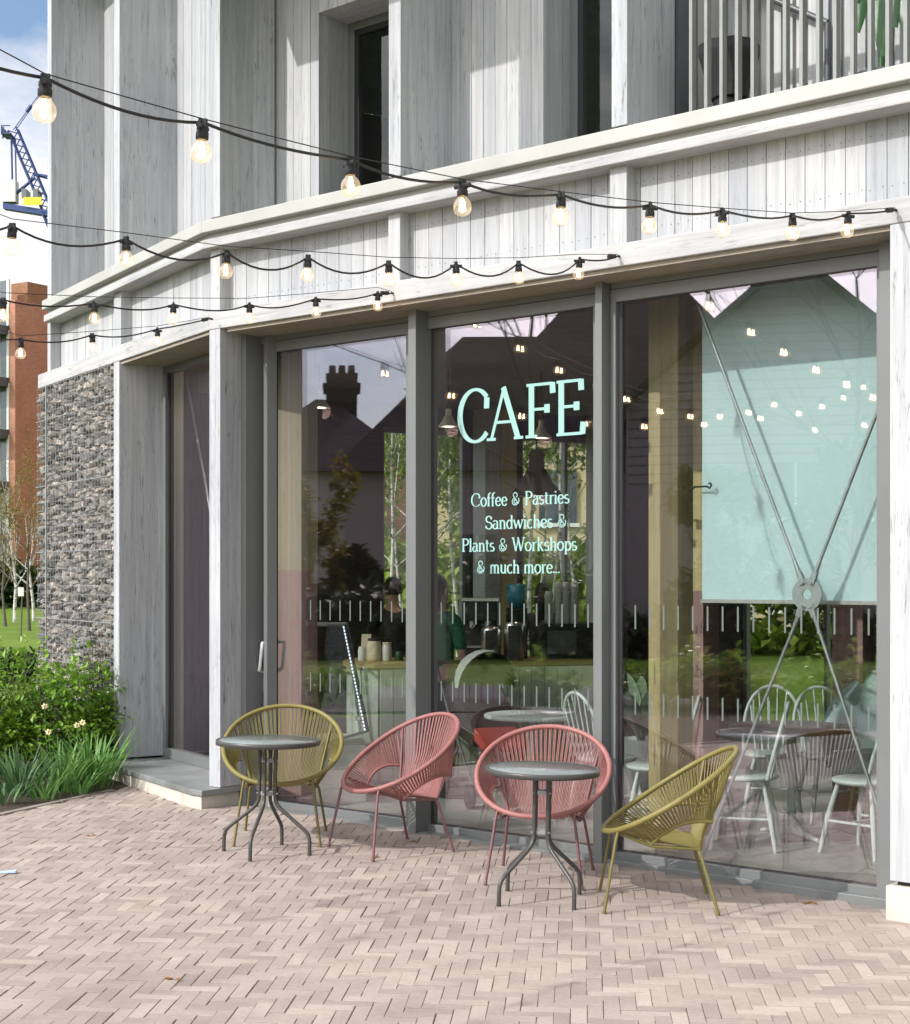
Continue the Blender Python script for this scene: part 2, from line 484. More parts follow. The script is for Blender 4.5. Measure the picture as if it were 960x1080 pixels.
# --- upper floor
WN, WM = -.30, -.52
def opening_wall(bm, fn, a0, a1, z0, z1, o0, o1, oz0, oz1, w=.094):
    for c0, c1 in ((a0, o0), (o0, o1), (o1, a1)):
        if c1 - c0 < .02: continue
        k = max(1, round((c1 - c0) / w)); w_ = (c1 - c0) / k
        for i in range(k):
            x0 = c0 + i * w_ + .0018; x1 = c0 + (i + 1) * w_ - .0018
            r = random.random()
            if c0 == o0:
                if oz0 > z0: fn(x0, x1, z0, oz0, r)
                if oz1 < z1: fn(x0, x1, oz1, z1, r)
            else: fn(x0, x1, z0, z1, r)
wL0, wL1 = 3.40, 4.43
wR0, wR1 = 1.66, 2.41
ZT = 6.5
ZL = 7.7
OT = 5.76
b = MB()
opening_wall(b, lambda a, c, z0, z1, r: b.bsn(a, c, WN - .02, WN + random.uniform(-.001, .001), z0, z1, r), 3.40, SB - .06, 4.25, ZT, wL0, wL1, 4.25, OT)
opening_wall(b, lambda a, c, z0, z1, r: b.bsn(a, c, WN - .02, WN + random.uniform(-.001, .001), z0, z1, r), 1.60, 3.30, 4.25, ZT, wR0, wR1, 4.25, 6.3)
b.build('upper_cladding', M['wood_v'], cafe)
b = MB(); boards_left(b, .085, TL, WM, 4.25, ZL, .094, .02, .0036); b.build('upper_cladding', M['wood_v'], cafe)
b = MB()
b.bsn(wL1 + .03, SB - .05, WN - .35, WN - .025, 4.1, ZT); b.bsn(wR1 + .03, wL0 - .01, WN - .35, WN - .025, 4.1, ZT)
b.bsn(wL0 - .01, wL1 + .01, WN - .35, WN - .025, OT + .03, ZT)
b.btm(.25, TL, WM - .35, WM - .025, 4.1, ZL)
b.build('upper_wall', M['frame_dark'], cafe)
for (o0, o1, top, dpt) in ((wL0, wL1, OT, .29), (wR0, wR1, 6.3, .27)):
    rv = MB()
    for k in range(3):
        a0 = WN - .02 - (k + 1) * dpt / 3; rv.bsn(o1 - .0, o1 + .018, a0 + .002, a0 + dpt / 3 - .002, 4.25, top)
        rv.bsn(o0, o1, a0 + .002, a0 + dpt / 3 - .002, top, top + .018)
    rv.bsn(o0 - .018, o0, WN - .02 - dpt, WN - .02, 4.25, top)
    rv.build('window_reveal', M['wood_v'], cafe)
    gn = WN - .02 - dpt
    fr = MB()
    fr.bsn(o1 - .06, o1, gn - .05, gn + .01, 4.25, top); fr.bsn(o0, o0 + .05, gn - .05, gn + .01, 4.25, top)
    fr.bsn(o0 + .05, o1 - .06, gn - .05, gn + .01, top - .06, top)
    ff = fr.build('upper_window', M['frame'], cafe, bevel=.002)
    g = MB(); g.bsn(o1 - .10, o1 - .06, gn - .04, gn + .004, 4.25, top - .06); g.bsn(o0 + .05, o1 - .1, gn - .04, gn + .004, top - .10, top - .06)
    g.build('gasket', M['gasket'], ff)
    g = MB(); g.add([W(o0 + .05, gn - .02, 4.25), W(o1 - .1, gn - .02, 4.25), W(o1 - .1, gn - .02, top - .1), W(o0 + .05, gn - .02, top - .1)], [(0, 1, 2, 3)])
    g.build('pane', M['pane_plain'], ff)
# fins
def fin_main(x0, x1, n1=.205, foot=True):
    a, c = sx(x1, n1), sx(x0, n1)
    b = MB(); b.bsn(a, c, WN - .0, n1, 4.285, ZT, .7); o = b.build('fin', M['wood_fin'], cafe, bevel=.004)
    b = MB(); b.bsn(a + .01, c - .01, WN + .02, n1 - .015, 4.25, 4.285); b.build('fin_foot', M['black_matt'], cafe)
    return a, c
fin_main(410, 422.5); f3 = fin_main(645, 661.5)
bend_post('fin', 4.285, ZL, WN, .205, .10, .008, M['wood_fin'])
for x0, x1 in ((120.3, 126), (50, 54)):
    tA, tB = tx2(x1, -.015), tx2(x0, -.015)
    b = MB(); b.btm(tA, tB, WM + .0, -.015, 4.285, ZL, .7); b.build('fin', M['wood_fin'], cafe, bevel=.004)
# balcony at the right
s_f3 = f3[0]
rl = MB()
s = sx(731, .05)
i = 0
while s > SR + .3:
    rl.bsn(s - .010, s + .010, .03, .075, 4.25, 5.35, .5); s -= .0975
    i += 1
rl.bsn(SR + .3, s_f3, .025, .08, 5.35, 5.40, .5)
rl.build('balcony_railing', plain('grey railing paint', (.20, .205, .195), .5), cafe)
BN = -.88
b = MB()
boards = MB()
s = SR + .1
while s < s_f3 + .15:
    boards.bsn(s, s + .052, BN, BN + .03, 4.26, ZT); s += .078
boards.build('balcony_battens', M['wood_v'], cafe)
b.bsn(SR, s_f3 + .6, BN - .25, BN - .001, 4.1, ZT); b.build('balcony_wall', M['coping'], cafe)
b = MB(); b.bsn(s_f3 - .02, s_f3 + .09, -.52, WN - .01, 4.25, ZT); b.build('balcony_side', M['frame_dark'], cafe)
b = MB(); b.bsn(s_f3 - .02, s_f3 + .09, BN + .031, -.522, 4.25, ZT); b.build('balcony_side', M['coping'], cafe)
b = MB(); b.bsn(SR, s_f3 + .1, BN, -.33, 4.10, 4.235); b.build('balcony_floor', M['slate'], cafe)
# stair handrail on the balcony
b = MB()
p0 = at(812, -2, depth(812, -.80)); p1 = at(873, 24, depth(873, -.80))
d = p1 - p0; b.tube([p0 - d * 1.0, p1], .022, 6); b.tube([p1, (p1.x, p1.y, 4.25)], .02, 6); b.build('stair_handrail', M['frame_dark'], cafe)

# unseen canopy added above the frame, stepped to cast shade on the upper walls
b = MB()
b.bsn(3.95, SB + .1, -.6, 1.17, ZT, ZT + .12)
kx = math.tan(ANG + math.pi / 2 + math.pi / 2 - AZ)          # the step's edge runs with the sun, so its shadow edge stands upright
def sh(s, n): return s + kx * (n - WN)
b.prism([W(sh(2.60, -.3), -.6), W(sh(2.60, 2.3), 2.3), W(sh(2.60, 1.70), 1.70), W(3.62, 1.70), W(3.62, -.6)][0:0] or [W(sh(2.62, 1.70), -.6), W(sh(2.62, 1.70), 1.70), W(3.95, 1.70), W(3.95, -.6)], ZT, ZT + .12)
b.prism([W(2.35, -.6), W(3.15, 2.6), W(sh(2.60, 2.6), 2.6), W(sh(2.60, 1.70), 1.699), W(sh(2.60, 1.70), -.6)], ZT, ZT + .12)
b.btm(-.9, TL + .2, -1.2, .45, ZL, ZL + .12)
b.build('shade_canopy', M['coping'], cafe)
b = MB()
b.prism([W(SR, -.6), W(SB, -.6), W2(TL, -.9), W2(TL, -7), W(SR, -8.2)], ZT + .01, ZT + .1); b.build('roof', M['slate'], cafe)

# --- shell of the ground floor room
inner = [W(SR, -.31), W(4.93, -.31), W2(-.2, -.47), W2(TL, -.47), W2(TL, -7.2), W(SR, -8.2)]
b = MB(); b.prism(inner, -.25, .012); b.build('interior_floor', M['slate'] if False else plain('pale polished floor', (.33, .335, .31), .35, 0, .08, 2, .02), cafe)
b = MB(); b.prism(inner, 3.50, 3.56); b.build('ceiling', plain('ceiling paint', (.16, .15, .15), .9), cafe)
b = MB(); b.prism(inner, 4.02, 4.09); b.build('upper_floor', M['slate'], cafe)
M['plaster'] = plain('white plaster', (.66, .66, .62), .9, 0, .04)
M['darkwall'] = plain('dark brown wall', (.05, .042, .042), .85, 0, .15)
b = MB(); b.bsn(SR - .2, SR, -8.2, .2, -.2, ZT); b.build('end_wall', M['plaster'], cafe)
b = MB(); b.bsn(SR, -.30, -.28, -.02, -.2, 3.479); b.build('front_wall', M['plaster'], cafe)
def mx(x):
    tx = (x - CX) / F; d = Vector((tx, 1, 0)); D = (TL - .02 + B0.dot(U2)) / d.dot(U2)
    return (Vector((tx * D, D, 0)) - B0).dot(N2)
ew = [(mx(495), mx(404)), (mx(648), mx(551))]
cuts = [-7.3, ew[1][0], ew[1][1], ew[0][0], ew[0][1], -.3]
b = MB()
for i in (0, 2, 4): b.btm(TL - .02, TL + .18, cuts[i], cuts[i + 1], -.2, 3.6)
for i in (1, 3): b.btm(TL - .02, TL + .18, cuts[i], cuts[i + 1], 3.28, 3.6); b.btm(TL - .02, TL + .18, cuts[i], cuts[i + 1], -.2, .1)
b.btm(TL - .02, TL + .18, -7.3, -.3, 3.6, ZT)
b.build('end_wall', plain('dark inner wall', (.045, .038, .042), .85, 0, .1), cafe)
for o0, o1 in ew:
    fr = MB()
    fr.btm(TL + .04, TL + .1, o0, o0 + .05, .1, 3.28); fr.btm(TL + .04, TL + .1, o1 - .05, o1, .1, 3.28); fr.btm(TL + .04, TL + .1, o0 + .05, o1 - .05, 3.22, 3.28)
    mm = (o0 + o1) / 2; fr.btm(TL + .04, TL + .1, mm - .02, mm + .02, .1, 3.22)
    ff = fr.build('end_window', M['frame'], cafe)
    g = MB(); g.add([W2(TL + .07, o0, .1), W2(TL + .07, o1, .1), W2(TL + .07, o1, 3.28), W2(TL + .07, o0, 3.28)], [(0, 1, 2, 3)]); g.build('pane', M['pane_plain'], ff)
for x0, x1, mt in ((497, 513, 'wood_v'), (514, 530, 'pine'), (616, 629, 'wood_v')):
    b = MB(); b.btm(TL - .30, TL - .06, mx(x1), mx(x0), .012, 3.5); b.build('timber_post', M[mt], cafe)
# wall behind the gabion
b = MB(); b.btm(tF1 + .01, TL, -.62, -.42, -.2, 3.479); b.build('front_wall', M['plaster'], cafe)
# back wall with full height windows, seen through the shop glass
BW = -7.6
def bx(x): return sx(x, BW)
wins = [(bx(431), bx(404)), (bx(503), bx(463)), (bx(603), bx(545))]
wins = [(2.2, 5.2)]
b = MB()
cuts = [SR]
for o0, o1 in wins: cuts += [o0, o1]
cuts.append(6.6)
for i in range(0, len(cuts), 2):
    b.bsn(cuts[i], cuts[i + 1], BW - .2, BW, -.2, 3.5)
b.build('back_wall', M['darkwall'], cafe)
for o0, o1 in wins:
    fr = MB()
    fr.bsn(o0, o1, BW - .12, BW - .04, 3.38, 3.5); fr.bsn(o0, o1, BW - .12, BW - .04, 0, .1)
    k = max(1, round((o1 - o0) / 1.0))
    fr.bsn(o0, o0 + .05, BW - .12, BW - .04, .1, 3.38); fr.bsn(o1 - .05, o1, BW - .12, BW - .04, .1, 3.38)
    for i in range(1, k): fr.bsn(o0 + (o1 - o0) * i / k - .02, o0 + (o1 - o0) * i / k + .02, BW - .12, BW - .04, .1, 3.38)
    ff = fr.build('rear_window', M['frame'], cafe)
    g = MB(); g.add([W(o0, BW - .08, .1), W(o1, BW - .08, .1), W(o1, BW - .08, 3.38), W(o0, BW - .08, 3.38)], [(0, 1, 2, 3)]); g.build('pane', M['pane_plain'], ff)
# timber post just behind the right pane, pink lower wall, pink post at the left door
b = MB(); b.bsn(sx(715, -.62), sx(684, -.62), -.80, -.62, .012, 3.5); b.build('timber_post', M['pine'], cafe, bevel=.004)
sA, sB_ = sx(741, -1.1), sx(668, -1.1)
b = MB(); b.bsn(sx(742, -1.25), sx(716, -1.25), -1.45, -1.25, 1.62, 3.5); b.build('inner_wall', M['pine'], cafe)
b = MB(); b.bsn(sx(742, -1.25), sx(716, -1.25), -1.45, -1.247, .012, 1.62); b.build('inner_wall', M['pink_wood'], cafe)
b = MB(); b.bsn(sx(910, -2.6), sx(878, -2.6), -2.8, -2.6, .012, 3.5); b.build('inner_post', M['pink_wood'], cafe)
b = MB(); b.bsn(sx(318, -.55), sx(292, -.55), -.72, -.55, 1.76, 3.5); b.build('inner_post', wood('weathered inner post', (.30, .25, .18), (.46, .39, .29), 'z'), cafe)
b = MB(); b.bsn(sx(317.9, -.55), sx(292.1, -.55), -.718, -.549, .012, 1.76); b.build('inner_post', M['pink_wood'], cafe)
# steel cross bracing with ring plate
RN = -.34
cR = at(851.5, 627, depth(851.5, RN))
ring = MB()
def wp(ds, dz, n=RN): return cR + U * ds + Vector((0, 0, dz)) + N * (n - RN)
T = lambda q: cR + U * q.x + Vector((0, 0, q.y)) + N * q.z
prof = []
vs, fs = [], []
sg = 32
for zz in (-.006, .006):
    for rr in (.028, .092):
        for j in range(sg):
            w = 2 * math.pi * j / sg; vs.append(T(Vector((rr * math.cos(w), rr * math.sin(w), zz))))
for j in range(sg):
    j2 = (j + 1) % sg
    A = lambda q, jj: q * sg + jj
    fs += [(A(0, j), A(1, j), A(1, j2), A(0, j2)), (A(2, j2), A(3, j2), A(3, j), A(2, j)), (A(1, j), A(3, j), A(3, j2), A(1, j2)), (A(0, j2), A(2, j2), A(2, j), A(0, j))]
ring.add(vs, fs)
M['zinc'] = plain('zinc steel', (.42, .46, .46), .38, .6, .1)
ring.build('ring_plate', M['zinc'], cafe)
for px_, py_ in ((742, 335), (931, 420), (798, 760), (909, 800)):
    e = at(px_, py_, depth(px_, RN))
    d = (e - cR).normalized()
    L = {335: 2.0, 420: 2.1, 760: 1.75, 800: 1.75}[py_]
    b = MB(); b.tube([cR + d * .14, cR + d * L], .0105, 8)
    b.tube([cR + d * .10, cR + d * .20], [.017, .012], 8)
    for dn in (-.011, .011):
        c0 = cR + d * .062 + N * dn
        q = d.cross(N).normalized()
        b.hexa([c0 - q * .02 - N * .003, c0 + q * .02 - N * .003, c0 + q * .014 + d * .075 - N * .003, c0 - q * .014 + d * .075 - N * .003,
                c0 - q * .02 + N * .003, c0 + q * .02 + N * .003, c0 + q * .014 + d * .075 + N * .003, c0 - q * .014 + d * .075 + N * .003])
    b.tube([cR + d * .07 - N * .022, cR + d * .07 + N * .022], .011, 8)
    b.build('brace_rod', M['zinc'], cafe)
# the other bay's brace, behind the side window
e0, e1 = at(196, 395, depth2(196, -.75)), at(222, 540, depth2(222, -.75))
d = e1 - e0; b = MB(); b.tube([e0, e0 + d * 2.2], .0105, 8); b.build('brace_rod', M['zinc'], cafe)

# --- lettering on the middle pane
def arc(cx, cy, rx, ry, a0, a1, k=14):
    return [(cx + rx * math.cos(R(a0 + (a1 - a0) * i / k)), cy + ry * math.sin(R(a0 + (a1 - a0) * i / k))) for i in range(k + 1)]
def serif(x, y, w=.11): return [(x - w, y), (x + w, y)]
G = {}
G['C'] = (.84, [arc(.46, .5, .40, .5, 42, 318, 26), [(.76, .83), (.75, .62)]])
G['A'] = (.86, [[(.10, 0), (.41, 1)], [(.39, 1), (.74, 0)], [(.20, .33), (.63, .33)], serif(.1, .01), serif(.75, .01)])
G['F'] = (.66, [[(.16, 0), (.16, 1)], [(.05, .985), (.62, .985)], [(.16, .52), (.50, .52)], serif(.16, .01, .13), [(.615, 1), (.625, .80)], [(.5, .60), (.5, .44)]])
G['E'] = (.70, [[(.16, 0), (.16, 1)], [(.05, .985), (.63, .985)], [(.16, .52), (.52, .52)], [(.05, .015), (.66, .015)], [(.62, 1), (.63, .80)], [(.52, .60), (.52, .44)], [(.655, 0), (.68, .22)]])
G['P'] = (.66, [[(.16, 0), (.16, 1)], [(.05, .985), (.34, .985)], arc(.34, .74, .26, .245, 90, -90), [(.34, .495), (.16, .495)], serif(.16, .01, .13)])
G['S'] = (.60, [arc(.30, .75, .22, .24, 35, 270, 14) + arc(.30, .255, .24, .255, 90, -145, 14), [(.50, .92), (.50, .74)], [(.07, .26), (.07, .07)]])
G['W'] = (1.06, [[(.08, 1), (.31, 0)], [(.31, 0), (.53, .95)], [(.50, .95), (.74, 0)], [(.74, 0), (.98, 1)], serif(.08, .99), serif(.98, .99), serif(.5, .99, .08)])
X = .64
G['o'] = (.58, [arc(.29, X / 2, .23, X / 2, 0, 360, 22)])
G['e'] = (.54, [[(.07, .34), (.46, .34)], arc(.28, X / 2, .21, X / 2, 8, 325, 20)])
G['c'] = (.50, [arc(.28, X / 2, .21, X / 2, 50, 318, 18)])
G['a'] = (.54, [arc(.24, .46, .17, .18, 150, 0, 8) + [(.41, .08), (.50, 0)], arc(.24, .19, .17, .19, 80, 290, 12) + [(.41, .12)]])
G['f'] = (.36, [[(.15, 0), (.15, .78)] + arc(.31, .80, .16, .2, 180, 70, 8), [(.02, X - .02), (.32, X - .02)], serif(.15, .01, .1)])
G['t'] = (.38, [[(.16, .86), (.16, .14)] + arc(.28, .14, .12, .13, 180, 300, 6), [(.03, X - .02), (.33, X - .02)]])
G['s'] = (.46, [arc(.23, .48, .15, .15, 40, 270, 10) + arc(.23, .17, .16, .165, 90, -150, 10)])
G['r'] = (.42, [[(.14, 0), (.14, X)], [(.14, .42)] + arc(.32, .44, .17, .18, 150, 60, 6), serif(.14, .01, .11), [(.04, X - .01), (.14, X - .01)]])
G['i'] = (.28, [[(.14, 0), (.14, X)], [(.13, .83), (.13, .93)], serif(.14, .01, .11), [(.04, X - .01), (.14, X - .01)]])
G['n'] = (.60, [[(.14, 0), (.14, X)], [(.14, .42)] + arc(.31, .42, .16, .21, 160, 0, 9) + [(.47, 0)], serif(.14, .01, .1), serif(.47, .01, .1), [(.04, X - .01), (.14, X - .01)]])
G['h'] = (.60, [[(.14, 0), (.14, 1)], [(.14, .42)] + arc(.31, .42, .16, .21, 160, 0, 9) + [(.47, 0)], serif(.14, .01, .1), serif(.47, .01, .1), [(.04, .985), (.14, .985)]])
G['m'] = (.90, [[(.14, 0), (.14, X)], [(.14, .42)] + arc(.30, .42, .15, .21, 160, 0, 9) + [(.45, 0)], [(.45, .42)] + arc(.60, .42, .15, .21, 160, 0, 9) + [(.75, 0)], serif(.14, .01, .1), serif(.45, .01, .09), serif(.75, .01, .1)])
G['u'] = (.60, [[(.13, X), (.13, .20)] + arc(.29, .20, .16, .19, 180, 350, 9), [(.46, X), (.46, 0)], [(.46, .01), (.55, .01)], [(.04, X - .01), (.13, X - .01)], [(.37, X - .01), (.46, X - .01)]])
G['d'] = (.58, [arc(.27, X / 2, .20, X / 2, 20, 340, 18), [(.46, 1), (.46, 0)], [(.46, .01), (.55, .01)], [(.36, .985), (.46, .985)]])
G['p'] = (.58, [[(.14, -.28), (.14, X)], arc(.31, X / 2, .20, X / 2, 160, -160, 18), serif(.14, -.27, .11), [(.04, X - .01), (.14, X - .01)]])
G['k'] = (.58, [[(.14, 0), (.14, 1)], [(.44, X), (.15, .28)], [(.24, .38), (.48, 0)], serif(.14, .01, .1), serif(.47, .01, .09), serif(.43, X - .01, .09), [(.04, .985), (.14, .985)]])
G['w'] = (.82, [[(.06, X), (.24, 0)], [(.24, 0), (.41, X)], [(.41, X), (.58, 0)], [(.58, 0), (.75, X)], serif(.06, X - .01, .08), serif(.75, X - .01, .08)])
G['l'] = (.28, [[(.14, 0), (.14, 1)], serif(.14, .01, .11), [(.04, .985), (.14, .985)]])
G['.'] = (.20, [[(.08, .0), (.08, .11)]])
G['&'] = (.80, [arc(.34, .76, .17, .18, -60, 250, 16) + [(.40, .40), (.62, .1)], arc(.32, .27, .25, .26, 100, 330, 14) + arc(.50, .36, .16, .18, -50, 60, 8), arc(.34, .27, .13, .13, 60, 330, 10)])
G[' '] = (.34, [])
def glyph_run(mb, txt, s_left, s_right, z0, cap, n, thick, thin):
    wtot = sum(G[c][0] for c in txt)
    k = (s_left - s_right) / (wtot * cap)
    x = 0.0; lay = [0]
    for c in txt:
        adv, strokes = G[c]
        for st in strokes:
            nn = n + .0006 + (lay[0] % 7) * .00012; lay[0] += 1
            pts = [((x + p[0]) * cap * k, p[1] * cap) for p in st]
            L, Rr = [], []
            m = len(pts)
            for i in range(m):
                a = pts[max(0, i - 1)]; b_ = pts[min(m - 1, i + 1)]
                dx, dy = b_[0] - a[0], b_[1] - a[1]; l = math.hypot(dx, dy) or 1
                wd = (thin + (thick - thin) * abs(dy / l) ** 1.5) * cap / 2
                if c in 'AWwv' and dx * dy > 0: wd = thin * cap * .62
                if c == '&': wd = thin * cap * .5
                L.append((pts[i][0] - dy / l * wd, pts[i][1] + dx / l * wd)); Rr.append((pts[i][0] + dy / l * wd, pts[i][1] - dx / l * wd))
            vs = [W(s_left - q[0], nn, z0 + q[1]) for q in L] + [W(s_left - q[0], nn, z0 + q[1]) for q in Rr]
            mb.add(vs, [(m + i, m + i + 1, i + 1, i) for i in range(m - 1)])
        x += adv
f2, s0, s1, n2_ = panels[2]
nl = n2_ + .002
for i, (ch, xa, xb, yb, yt) in enumerate((('C', 483, 517, 466, 411), ('A', 514, 552, 463, 408), ('F', 553, 585, 460.5, 404.5), ('E', 585, 616.5, 458.5, 401))):
    mb = MB(); xm = (xa + xb) / 2
    zb = zy(xm, yb, nl); zt = zy(xm, yt, nl)
    glyph_run(mb, ch, sx(xa, nl), sx(xb, nl), zb, zt - zb, nl, .13, .055)
    mb.build('letter', M['mint'], f2)
for txt, xa, xb, yb, cap in (('Coffee & Pastries', 497, 601, 532.5, .083), ('Sandwiches &', 512, 599, 557, .083), ('Plants & Workshops', 487, 609, 581, .083), ('& much more...', 503, 591, 604.5, .083)):
    mb = MB(); xm = (xa + xb) / 2
    glyph_run(mb, txt, sx(xa, nl), sx(xb, nl), zy(xm, yb, nl), cap, nl, .16, .075)
    mb.build('lettering', M['mint'], f2)

# ================================================================== gabion wall
tG0, tG1 = tF1 + .012, 4.13
gab = thing('gabion_wall', 'grey wire gabion wall of broken stone at the left end of the cafe', 'gabion wall', W2(3, 0, .1))
st = MB()
rng = random.Random(3)
import bmesh
_b = bmesh.new(); bmesh.ops.create_icosphere(_b, subdivisions=1, radius=1.0)
ico_v = [v.co.copy() for v in _b.verts]; ico_f = [[v.index for v in f_.verts] for f_ in _b.faces]; _b.free()
def stone(mb, c, ax, ay, az, sx_, sy_, sz_):
    rot = Matrix.Rotation(rng.uniform(-.5, .5), 3, 'X') @ Matrix.Rotation(rng.uniform(-1, 1), 3, 'Y') @ Matrix.Rotation(rng.uniform(0, 6), 3, 'Z')
    vs = []
    for v in ico_v:
        q = Vector([math.copysign(abs(k) ** .55, k) for k in v]) * rng.uniform(.78, 1.12)
        q = rot @ q
        vs.append(c + ax * q.x * sx_ + ay * q.y * sy_ + az * q.z * sz_)
    mb.add(vs, ico_f, rng.random())
Zv = Vector((0, 0, 1))
z = .02
row = 0
while z < 3.47:
    h = rng.uniform(.042, .074)
    t = tG0 + rng.uniform(0, .04)
    while t < tG1:
        w = rng.uniform(.042, .105)
        big = rng.uniform(.9, 1.15)
        stone(st, W2(t + w / 2, -.075 + rng.uniform(-.04, .025), z + h / 2 + rng.uniform(-.022, .022)), U2, N2, Zv, w * .50 * big, .06, h * .56 * big)
        t += w * .93
    z += h * .92
st.build('stones', varied('broken stone', [(0, (.13, .13, .125)), (.35, (.245, .24, .225)), (.65, (.315, .295, .265)), (.88, (.40, .345, .29)), (1, (.47, .43, .37))], .85, 40, .3), gab)
b = MB(); b.btm(tG0, tG1, -.40, -.15, -.15, 3.478); b.build('core', M['black_matt'], gab)
wm = MB()
z = .1
i = 0
while z < 3.48:
    wm.tube([W2(tG0, .012, z), W2(tG1, .012, z)], .0028 if i % 8 else .005, 5, rnd=.5); z += .0765; i += 1
t = tG0 + .01
i = 0
while t <= tG1 + .005:
    wm.tube([W2(t, .017, .05), W2(t, .017, 3.478)], .0024, 5, rnd=.5); t += .0775
wm.tube([W2(tG1 - .34, .022, .05), W2(tG1 - .34, .022, 3.478)], .008, 6, rnd=.5)
wm.build('wire_mesh', M['galv'], gab)
# ================================================================== rope chairs and round tables on the paving
def cordmat(name, c): 
    return varied(name, [(0, [k * .85 for k in c]), (1, [min(1, k * 1.12) for k in c])], .5, 60, .4, bstr=.05)
def lerp(a, b, t): return a + (b - a) * t
def rope_chair(label, col, colf, loc, rz):
    t = thing('rope_chair', label, 'chair', loc, rz, 'rope chairs outside the cafe', local=True)
    cm, fm = cordmat('plastic cord', col), plain('chair paint', colf, .42, 0, .05)
    A = .358
    def rim(p):                                          # p = 0 at the front, pi at the top of the back
        c = math.cos(p); k = (1 - c) / 2
        x = A * math.sin(p) * (1 + .10 * k)
        y = -.066 + .343 * c
        z = .385 + .425 * (k ** 1.12)
        return Vector((x, y, z))
    b = MB(); b.tube([rim(2 * math.pi * i / 56) for i in range(56)], .0145, 10, closed=True); b.build('rim', cm, t)
    bx_, by_, bz_ = .215, -.20, .325                    # lower back bar
    def rail(s): return Vector((s * bx_, by_, bz_))
    # side arches
    P_A, P_B = Vector((.215, .05, .335)), Vector((.285, -.255, .47))
    def arch(k, s):
        a, b_ = P_A, P_B; c = Vector((.345, -.065, .505))
        q = a * (1 - k) ** 2 + c * 2 * k * (1 - k) + b_ * k * k
        return Vector((s * q.x, q.y, q.z))
    PS, PB = .80, math.pi - 1.02
    b = MB()
    for i in range(27):                                  # seat
        k = i / 26; p = lerp(-PS, PS, k)
        a = rim(p) ; e = rail(lerp(-1, 1, k))
        mid = (a + e) / 2 + Vector((0, 0, -.018))
        for off in (-.004, .004):
            o = Vector((off, 0, 0)); b.tube([a + o, mid + o, e + o], .0032, 5, caps=False)
    b.build('seat_cords', cm, t)
    b = MB()
    for i in range(29):                                  # back
        k = i / 28; p = lerp(math.pi - 1.02, math.pi + 1.02, k)
        a = rim(p); e = rail(lerp(1, -1, k)) 
        mid = (a + e) / 2 + Vector((0, -.022, 0))
        for off in (-.004, .004):
            o = Vector((off, 0, 0)); b.tube([a + o, mid + o, e + o], .0032, 5, caps=False)
    b.build('back_cords', cm, t)
    for s in (-1, 1):
        b = MB()
        for i in range(25):
            k = i / 24; p = lerp(PS + .03, PB - .02, k)
            a = rim(p * s); e = arch(k, s)
            for off in (-.0035, .0035):
                o = Vector((0, off, 0)); b.tube([a + o, e + o], .0031, 5, caps=False)
        b.tube([arch(i / 14, s) for i in range(15)], .0095, 8)
        b.build('side_cords', cm, t)
    # wrapped edges of seat and back
    b = MB()
    for s in (-1, 1):
        b.tube([rim(s * .55) - Vector((0, 0, .008)), Vector((s * .222, .04, .335)), Vector((s * bx_, by_, bz_ - .004))], .009, 8)
        b.tube([Vector((s * bx_, by_, bz_)), rim(s * (math.pi - .9))], .008, 8)
    b.tube([rail(-1), rail(1)], .010, 8)
    b.build('frame', fm, t)
    for s in (-1, 1):
        b = MB(); a = rim(s * .62) - Vector((0, 0, .010))
        b.tube([a, a + Vector((s * .008, .012, -.045)), Vector((s * .265, .285, .012))], .0085, 8); b.tube([(s * .265, .285, .0), (s * .265, .285, .014)], .0105, 8); b.build('leg', fm, t)
        b = MB(); a = Vector((s * (bx_ - .005), by_ + .01, bz_ - .004))
        b.tube([a + Vector((-s * .05, .05, .004)), a, a + Vector((s * .012, -.012, -.025)), Vector((s * .262, -.285, .012))], .0085, 8); b.tube([(s * .262, -.285, 0), (s * .262, -.285, .014)], .0105, 8); b.build('leg', fm, t)
    return t
def face(front, rear):
    d = front - rear; return math.atan2(d.y, d.x) - math.pi / 2
OL, OLF = (.185, .155, .042), (.15, .125, .03)
PK, PKF = (.30, .125, .112), (.17, .08, .082)
def feet(fl, rl):
    f_ = sum((ground_at(*q) for q in fl), Vector()) / len(fl); r_ = sum((ground_at(*q) for q in rl), Vector()) / len(rl)
    c = (f_ + r_) / 2
    d = (f_ - r_).normalized(); sd = (ground_at(*fl[1]) - ground_at(*fl[0])).normalized() + (ground_at(*rl[1]) - ground_at(*rl[0])).normalized()
    q = Vector((sd.y, -sd.x, 0)).normalized()
    if q.dot(d) < 0: q = -q
    return c, face(d + q, Vector((0, 0, 0)))
c, a = feet([(239, 893), (332, 891.7)], [(270, 879), (345, 876.7)])
rope_chair('olive rope chair facing out behind the table beside the door handle', OL, OLF, c, a)
c, a = feet([(351, 896), (386, 909)], [(438, 885), (471, 897)])
rope_chair('pink rope chair turned sideways between the two round tables', PK, PKF, c, a)
c, a = feet([(501.7, 935.5), (603, 933)], [(547.5, 917.5), (628, 919)])
rope_chair('pink rope chair standing behind the round table under the big letters', PK, PKF, c, a)
c, a = feet([(638, 944), (641, 966.5)], [(741, 941), (751, 961)])
a = face(Vector((-.998, .05, 0)), Vector((0, 0, 0)))
rope_chair('olive rope chair turned sideways in front of the blind', OL, OLF, c, a)

